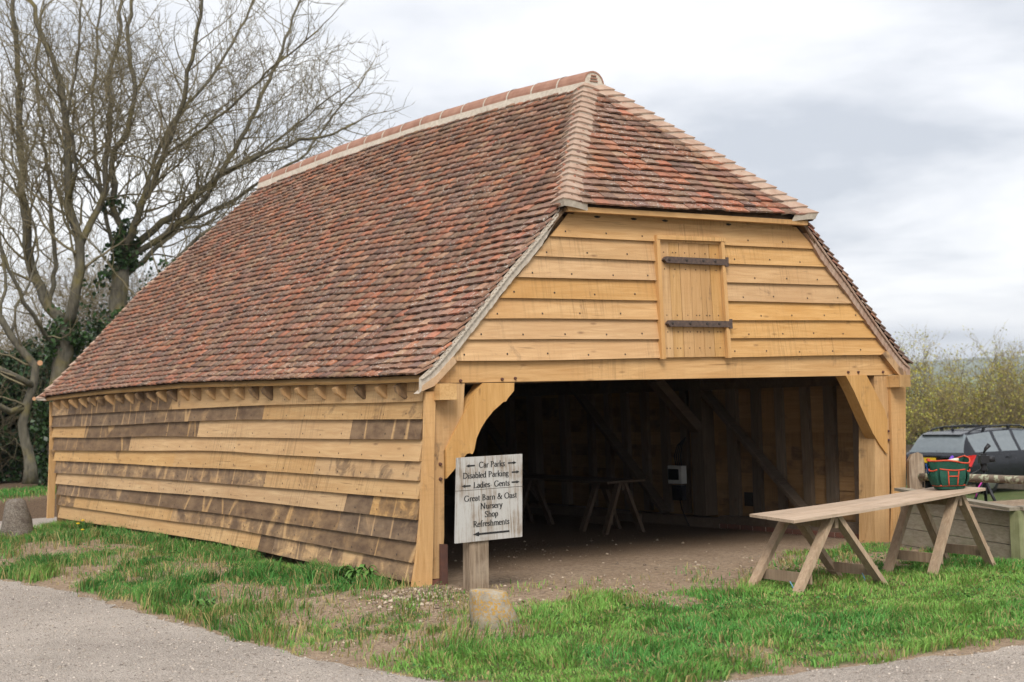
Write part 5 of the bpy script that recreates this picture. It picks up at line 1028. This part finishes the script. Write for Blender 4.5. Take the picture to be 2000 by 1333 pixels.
ivy_on(t1, TREES['main'][0][0], .26, 5200, .12); ivy_on(t2, TREES['ivy'][0][0], .3, 9000, .22); ivy_on(t2, TREES['ivy'][1][0][:3], .16, 1500, .1); ivy_on(t2, TREES['ivy'][6][0][:3], .12, 1500, .12)
# dark ivy thickets under the trees
def thicket(loc, rad, n, col, label, leafs=.055, stems=40, name='ivy_thicket', smat='twig'):
    t = thing(name, label, 'bush', loc, 'undergrowth below the trees'); L = Vector(loc); d = rng.normal(size=(n, 3)); d /= np.linalg.norm(d, axis=1)[:, None]; rr = rng.random((n, 1)) ** .45
    c = d * rr * np.array(rad) + np.array([L.x, L.y, L.z + rad[2] * .8]); f = fbm(c[:, 0] * 1.9 + c[:, 1], c[:, 2] * 1.9, 3); c = c[f > .40]; c[:, 2] = np.maximum(c[:, 2], L.z)
    link('foliage', leaf_mesh('foliage', c, leafs, cvar(col, len(c), .5)), M['ivy'], t, kind='stuff'); segs = []
    for k in range(stems): a = random.uniform(0, 6.3); q = random.random() * .6; grow(segs, (L.x + math.cos(a) * rad[0] * q, L.y + math.sin(a) * rad[1] * q, L.z - .1), unit((random.gauss(0, .3), random.gauss(0, .3), 1)), rad[2] * random.uniform(1.0, 2.0), .014, 2, .03, 3)
    link('stems', seg_mesh('stems', segs), M[smat], t); return t
thicket((1.3, 19.6, .25), (1.5, .9, 1.5), 14000, (.026, .055, .018), 'dark ivy thicket at the left edge below the crooked tree')
thicket((3.0, 20.4, .25), (1.6, 1.0, 1.7), 14000, (.030, .062, .020), 'dark green thicket between the crooked tree and the barn')
thicket((4.8, 20.2, .25), (1.7, 1.0, 2.2), 9000, (.033, .065, .020), 'ivy thicket rising behind the barn roof corner')
def shrub(loc, hgt, n, label, leafn, lcol, group, name='bare_shrub', smat='twigy', sp=.35, leafs=.03, cat='shrub', r=.016):
    t = thing(name, label, cat, loc, group); segs = []
    for k in range(n):
        a = random.uniform(0, 6.3); q = random.uniform(0, .7); grow(segs, (loc[0] + math.cos(a) * q, loc[1] + math.sin(a) * q, loc[2] - .1), unit((math.cos(a) * sp, math.sin(a) * sp, 1)), hgt * random.uniform(.6, 1.05), r, 1, .03, 3, .26)
    link('stems', seg_mesh('stems', segs), M[smat], t)
    e = np.array([s[1] for s in segs if s[3] < .009]); k = rng.integers(0, len(e), leafn); c = e[k] + rng.normal(0, .07, (leafn, 3)); link('leaves', leaf_mesh('leaves', c, leafs, cvar(lcol, leafn, .45)), M['leaf'], t, kind='stuff'); return t
for loc, hg, lab in (((2.2, 23.5, .2), 4.2, 'pale twiggy shrub seen through the trunks near the left edge'), ((4.6, 23.2, .2), 5.0, 'tall tan twiggy shrub behind the ivy-clad trunk'), ((7.2, 22.0, .2), 5.2, 'tan twiggy shrub rising above the far roof slope')):
    shrub(loc, hg, 16, lab, 1500, (.20, .17, .05), 'twiggy shrubs behind the trees')
# hedge trees coming into leaf, far right
for (x, y, hg, lab) in ((29.9, 20.6, 3.3, 'young yellow-green tree nearest the barn post'), (32.6, 20.9, 4.2, 'yellow-green tree in early leaf above the car roof rear'), (31.3, 18.4, 4.0, 'yellow-green leafing tree straight above the parked car'), (33.8, 19.2, 3.4, 'thin yellow-green tree between two fuller ones'), (32.0, 16.7, 4.3, 'fuller yellow-green tree at the right edge'), (36.5, 24.0, 2.8, 'yellow-green tree further back behind the hedge trees')):
    shrub((x, y, -1.9), hg, 13, lab, 5000, (.42, .38, .075), 'hedge trees in early leaf', 'hedge_tree', 'twigy', .13, .032, 'tree', .03)
for (x, y, lab) in ((29.5, 17.5, 'low brown-green scrub behind the board fence'), (31.5, 15.6, 'low scrub behind the parked car at the right edge')):
    thicket((x, y, -1.6), (2.2, 1.2, 1.1), 5000, (.10, .105, .035), lab, .07, 26, 'scrub', 'twigy')

# ------------------------------------------------------------------ grass
def grass(name, n, box, hfun, label, seedcol, wid=.0034, minx=None):
    x = rng.uniform(box[0], box[1], n); y = rng.uniform(box[2], box[3], n); d = gdens(x, y); keep = rng.random(n) < d; x, y, d = x[keep], y[keep], d[keep]; n = len(x)
    z = h(x, y) - .004; H = hfun(x, y) * rng.uniform(.5, 1.25, n); a0 = fbm(x * 3.1, y * 3.1, 2) * 12 + rng.normal(0, 1.0, n); lean = rng.uniform(.15, .95, n)
    dx, dy = np.cos(a0), np.sin(a0); w = wid * rng.uniform(.7, 1.5, n); fa = rng.uniform(0, 6.283, n); px, py = np.cos(fa) * w, np.sin(fa) * w
    b = np.stack([x, y, z], 1); m = b + np.stack([dx * lean * H * .30, dy * lean * H * .30, H * .60], 1); t = b + np.stack([dx * lean * H * .95, dy * lean * H * .95, H * (1 - .35 * lean)], 1); p = np.stack([px, py, 0 * px], 1)
    V = np.stack([b - p, b + p, m + p * .8, m - p * .8, t], 1).reshape(-1, 3); o = 5 * np.arange(n)[:, None]
    F = np.concatenate([o + np.array([[0, 1, 2, 3]])], 1); F2 = o + np.array([[3, 2, 4]])
    fl = np.concatenate([F, F2], 1).ravel(); lt = np.tile([4, 3], n); me = np_mesh(name, V, fl, lt)
    tone = fbm(x * .9 + 3, y * .9, 3); dry = rng.random(n) < (.17 + .6 * np.clip(.75 - d, 0, 1)); c = np.where(dry[:, None], np.array([[.36, .29, .12]]), seedcol(tone, n)); c = c * rng.uniform(.65, 1.3, (n, 1)); vcol(me, 'col', np.repeat(np.clip(c, 0, 1), 5, 0))
    link(name, me, M['blade'], kind='stuff', label=label, category='grass'); print(name, n)
def gcol(tone, n):
    t = np.clip((tone - .35) / .3, 0, 1)[:, None]; j = rng.random((n, 1)); return (np.array([[.085, .285, .055]]) * (1 - t) + np.array([[.20, .39, .075]]) * t) * (1 - .25 * j) + np.array([[.17, .22, .04]]) * .25 * j
def h_left(x, y): return (.045 + .105 * sstep(.45, .64, fbm(x * 2.2 + 20, y * 2.2, 3)) + .03 * ell(x, y, -1.9, 0, .4, 4)) 
def h_front(x, y): return .034 + .050 * sstep(.42, .62, fbm(x * 2.0 + 2, y * 2.0 + 5, 3)) + .07 * ell(x, y, -.95, -2.0, .35, .4) + .05 * ell(x, y, .0, -1.7, .5, .4)
grass('bank_grass', 150000, (-2.9, -.1, -1.7, 10.6), h_left, 'green grass on the bank along the barn side', lambda t, n: gcol(t, n) * .80)
grass('verge_grass', 190000, (-2.2, 5.6, -5.2, .1), h_front, 'green grass in front of the open barn and trestle table', lambda t, n: gcol(t, n) * 1.0)
grass('far_grass', 22000, (-2, 9, 13.9, 16.4), lambda x, y: .10 + 0 * x, 'strip of grass on the bank beyond the track', gcol, .006)
grass('side_grass', 30000, (6.2, 13, -5, 3), lambda x, y: .09 + 0 * x, 'grass beyond the planter and rail', gcol, .005)
# leafy weeds
M['weed'] = mat_noise('dock_leaf', (.06, .15, .028), (.12, .24, .045), 12, .5, .3, .01, spec=.4)
def big_leaf(c, az, L, wd, lift):
    n = 6; vs = []; d = Vector((math.cos(az), math.sin(az), 0)); s = Vector((-d.y, d.x, 0))
    for k in range(n + 1):
        t = k / n; w = wd * math.sin(math.pi * (t * .92 + .06)) ** .8; p = Vector(c) + d * (L * t) + Vector((0, 0, lift * math.sin(t * 2.2) - .25 * L * t * t)); vs += [p - s * w + Vector((0, 0, w * .35)), p, p + s * w + Vector((0, 0, w * .35))]
    return MB().add(vs, [(3 * k + j, 3 * k + j + 1, 3 * k + 4 + j, 3 * k + 3 + j) for k in range(n) for j in (0, 1)])
for (x, y, nl, sc, lab) in ((-.42, .62, 26, .85, 'large broad-leaved dock plant against the bottom weatherboard'), (-.40, 1.05, 16, .6, 'smaller broad-leaved dock beside the large one'), (-1.75, .9, 12, .55, 'leafy weed clump at the track edge of the bank')):
    dk = thing('dock_plant', lab, 'plant', (x, y, float(h(x, y))), 'leafy weeds'); 
    for k in range(nl): part('leaf', big_leaf((x + random.gauss(0, .05), y + random.gauss(0, .06), float(h(x, y)) + .01), random.uniform(0, 6.3), random.uniform(.14, .26) * sc, random.uniform(.018, .034) * sc, random.uniform(.10, .20) * sc), M['weed'], dk, True)
M['dandelion'] = mat_plain('dandelion_yellow', (.80, .52, .02), .6)
for x, y, zz_, lab in ((-.35, 8.45, .14, 'upper yellow dandelion by the far wall base'), (-.48, 8.25, .12, 'middle yellow dandelion by the far wall base'), (-.55, 7.85, .07, 'lower yellow dandelion by the far wall base')):
    dn = thing('dandelion', lab, 'flower', (x, y, float(h(x, y))), 'dandelions'); b = Vector((x, y, float(h(x, y)))); part('stem', MB().tube([b, b + Vector((.01, 0, zz_))], .004, 5), M['weed'], dn); part('flower_head', MB().lathe([(.005, 0), (.024, .008), (.026, .016), (.008, .022)], tuple(b + Vector((.01, 0, zz_))), 10), M['dandelion'], dn, True)
# loose stones and clods
def stones(name, n, box, smin, smax, cols, label, cond, zoff=0):
    x = rng.uniform(box[0], box[1], n); y = rng.uniform(box[2], box[3], n); k = cond(x, y); x, y = x[k], y[k]; n = len(x); s = smin + (smax - smin) * rng.random(n) ** 3; z = np.where(sdist(x, y) < 0, -.149, h(x, y)) + s * .15
    base = np.array([(1, 0, 0), (0, 1, 0), (-1, 0, 0), (0, -1, 0), (.2, .1, .62), (0, 0, -.6)]); R_ = rng.uniform(.65, 1.3, (n, 6, 1)); an = rng.uniform(0, 6.28, n); ca, sa = np.cos(an), np.sin(an); V = base[None] * R_ * s[:, None, None]
    V = np.stack([V[..., 0] * ca[:, None] - V[..., 1] * sa[:, None], V[..., 0] * sa[:, None] + V[..., 1] * ca[:, None], V[..., 2]], -1) + np.stack([x, y, z], 1)[:, None]
    F = np.array([(0, 1, 4), (1, 2, 4), (2, 3, 4), (3, 0, 4), (1, 0, 5), (2, 1, 5), (3, 2, 5), (0, 3, 5)]); FF = (F[None] + 6 * np.arange(n)[:, None, None]).ravel(); me = np_mesh(name, V.reshape(-1, 3), FF, np.full(8 * n, 3)); c = np.asarray(cols)[rng.integers(0, len(cols), n)] * rng.uniform(.7, 1.25, (n, 1)); vcol(me, 'col', np.repeat(np.clip(c, 0, 1), 6, 0)); link(name, me, M['pebble'], kind='stuff', label=label, category='stones')
GC = [(.46, .40, .345), (.36, .31, .27), (.50, .44, .38), (.24, .205, .175), (.42, .35, .285)]
stones('loose_gravel', 42000, (-5, 2.2, -6, 5.5), .004, .014, GC, 'loose gravel scattered on the pale track', lambda x, y: sdist(x, y) < .05)
EC = [(.36, .28, .20), (.28, .21, .15), (.44, .36, .27), (.20, .15, .11)]
stones('earth_clods', 5200, (-2, 4.5, -2.4, 4.5), .006, .022, EC, 'small clods and stones on the bare earth', lambda x, y: (sdist(x, y) > 0) & (gdens(x, y) < .35) & ~((x > -.3) & (y > 0)) | ((x > .2) & (x < 5.8) & (y > 0) & (y < 3) & (rng.random(len(x)) < .12)))
stones('clod_heap', 900, (-.95, -.05, -.95, -.1), .010, .034, EC, 'heap of broken earth clods at the corner post', lambda x, y: rng.random(len(x)) < ell(x, y, -.45, -.5, .4, .32) * 1.2)

# low broad-leaved weeds matted into the turf
nw = 26000; wx = rng.uniform(-2.6, 5.4, nw); wy = rng.uniform(-5, 10.4, nw); kd = gdens(wx, wy); kk = (rng.random(nw) < kd * .8 * (fbm(wx * 2.6, wy * 2.6, 3) > .5)) ; wx, wy = wx[kk], wy[kk]
wz = h(wx, wy) + rng.uniform(.005, .05, len(wx)); wc = np.where(rng.random((len(wx), 1)) < .16, np.array([[.30, .22, .10]]), np.array([[.055, .17, .035]])) * rng.uniform(.6, 1.4, (len(wx), 1))
link('turf_weeds', leaf_mesh('turf_weeds', np.stack([wx, wy, wz], 1), .016, wc, 1.0), M['leaf'], kind='stuff', label='small flat weeds matted into the turf', category='weeds')

# dry straw and dead stalks lying on the trodden earth
ns_ = 9000; sx_ = rng.uniform(-2, 5.2, ns_); sy_ = rng.uniform(-4.4, 6, ns_); kk = (gdens(sx_, sy_) < .6) & (gdens(sx_, sy_) > .02) & (sdist(sx_, sy_) > .05); sx_, sy_ = sx_[kk], sy_[kk]
link('straw_litter', leaf_mesh('straw_litter', np.stack([sx_, sy_, h(sx_, sy_) + .012], 1), .032, cvar((.40, .31, .17), len(sx_), .4), 3.0, .09), M['leaf'], kind='stuff', label='dry straw and dead stalks on the bare earth', category='straw')
# ------------------------------------------------------------------ the air between here and the hills
def haze():
    m = bpy.data.materials.new('haze'); m.use_nodes = True; t = m.node_tree; t.nodes.clear(); o = t.nodes.new('ShaderNodeOutputMaterial'); v = t.nodes.new('ShaderNodeVolumePrincipled')
    v.inputs['Color'].default_value = (.80, .87, .97, 1); v.inputs['Density'].default_value = .00028; v.inputs['Anisotropy'].default_value = .2
    t.links.new(v.outputs[0], o.inputs['Volume'])
    part('haze', MB().box(-3600, 3600, -3600, 3600, -40, 60), m, None, kind='stuff', label='thin pale haze over the valley', category='haze')
haze()
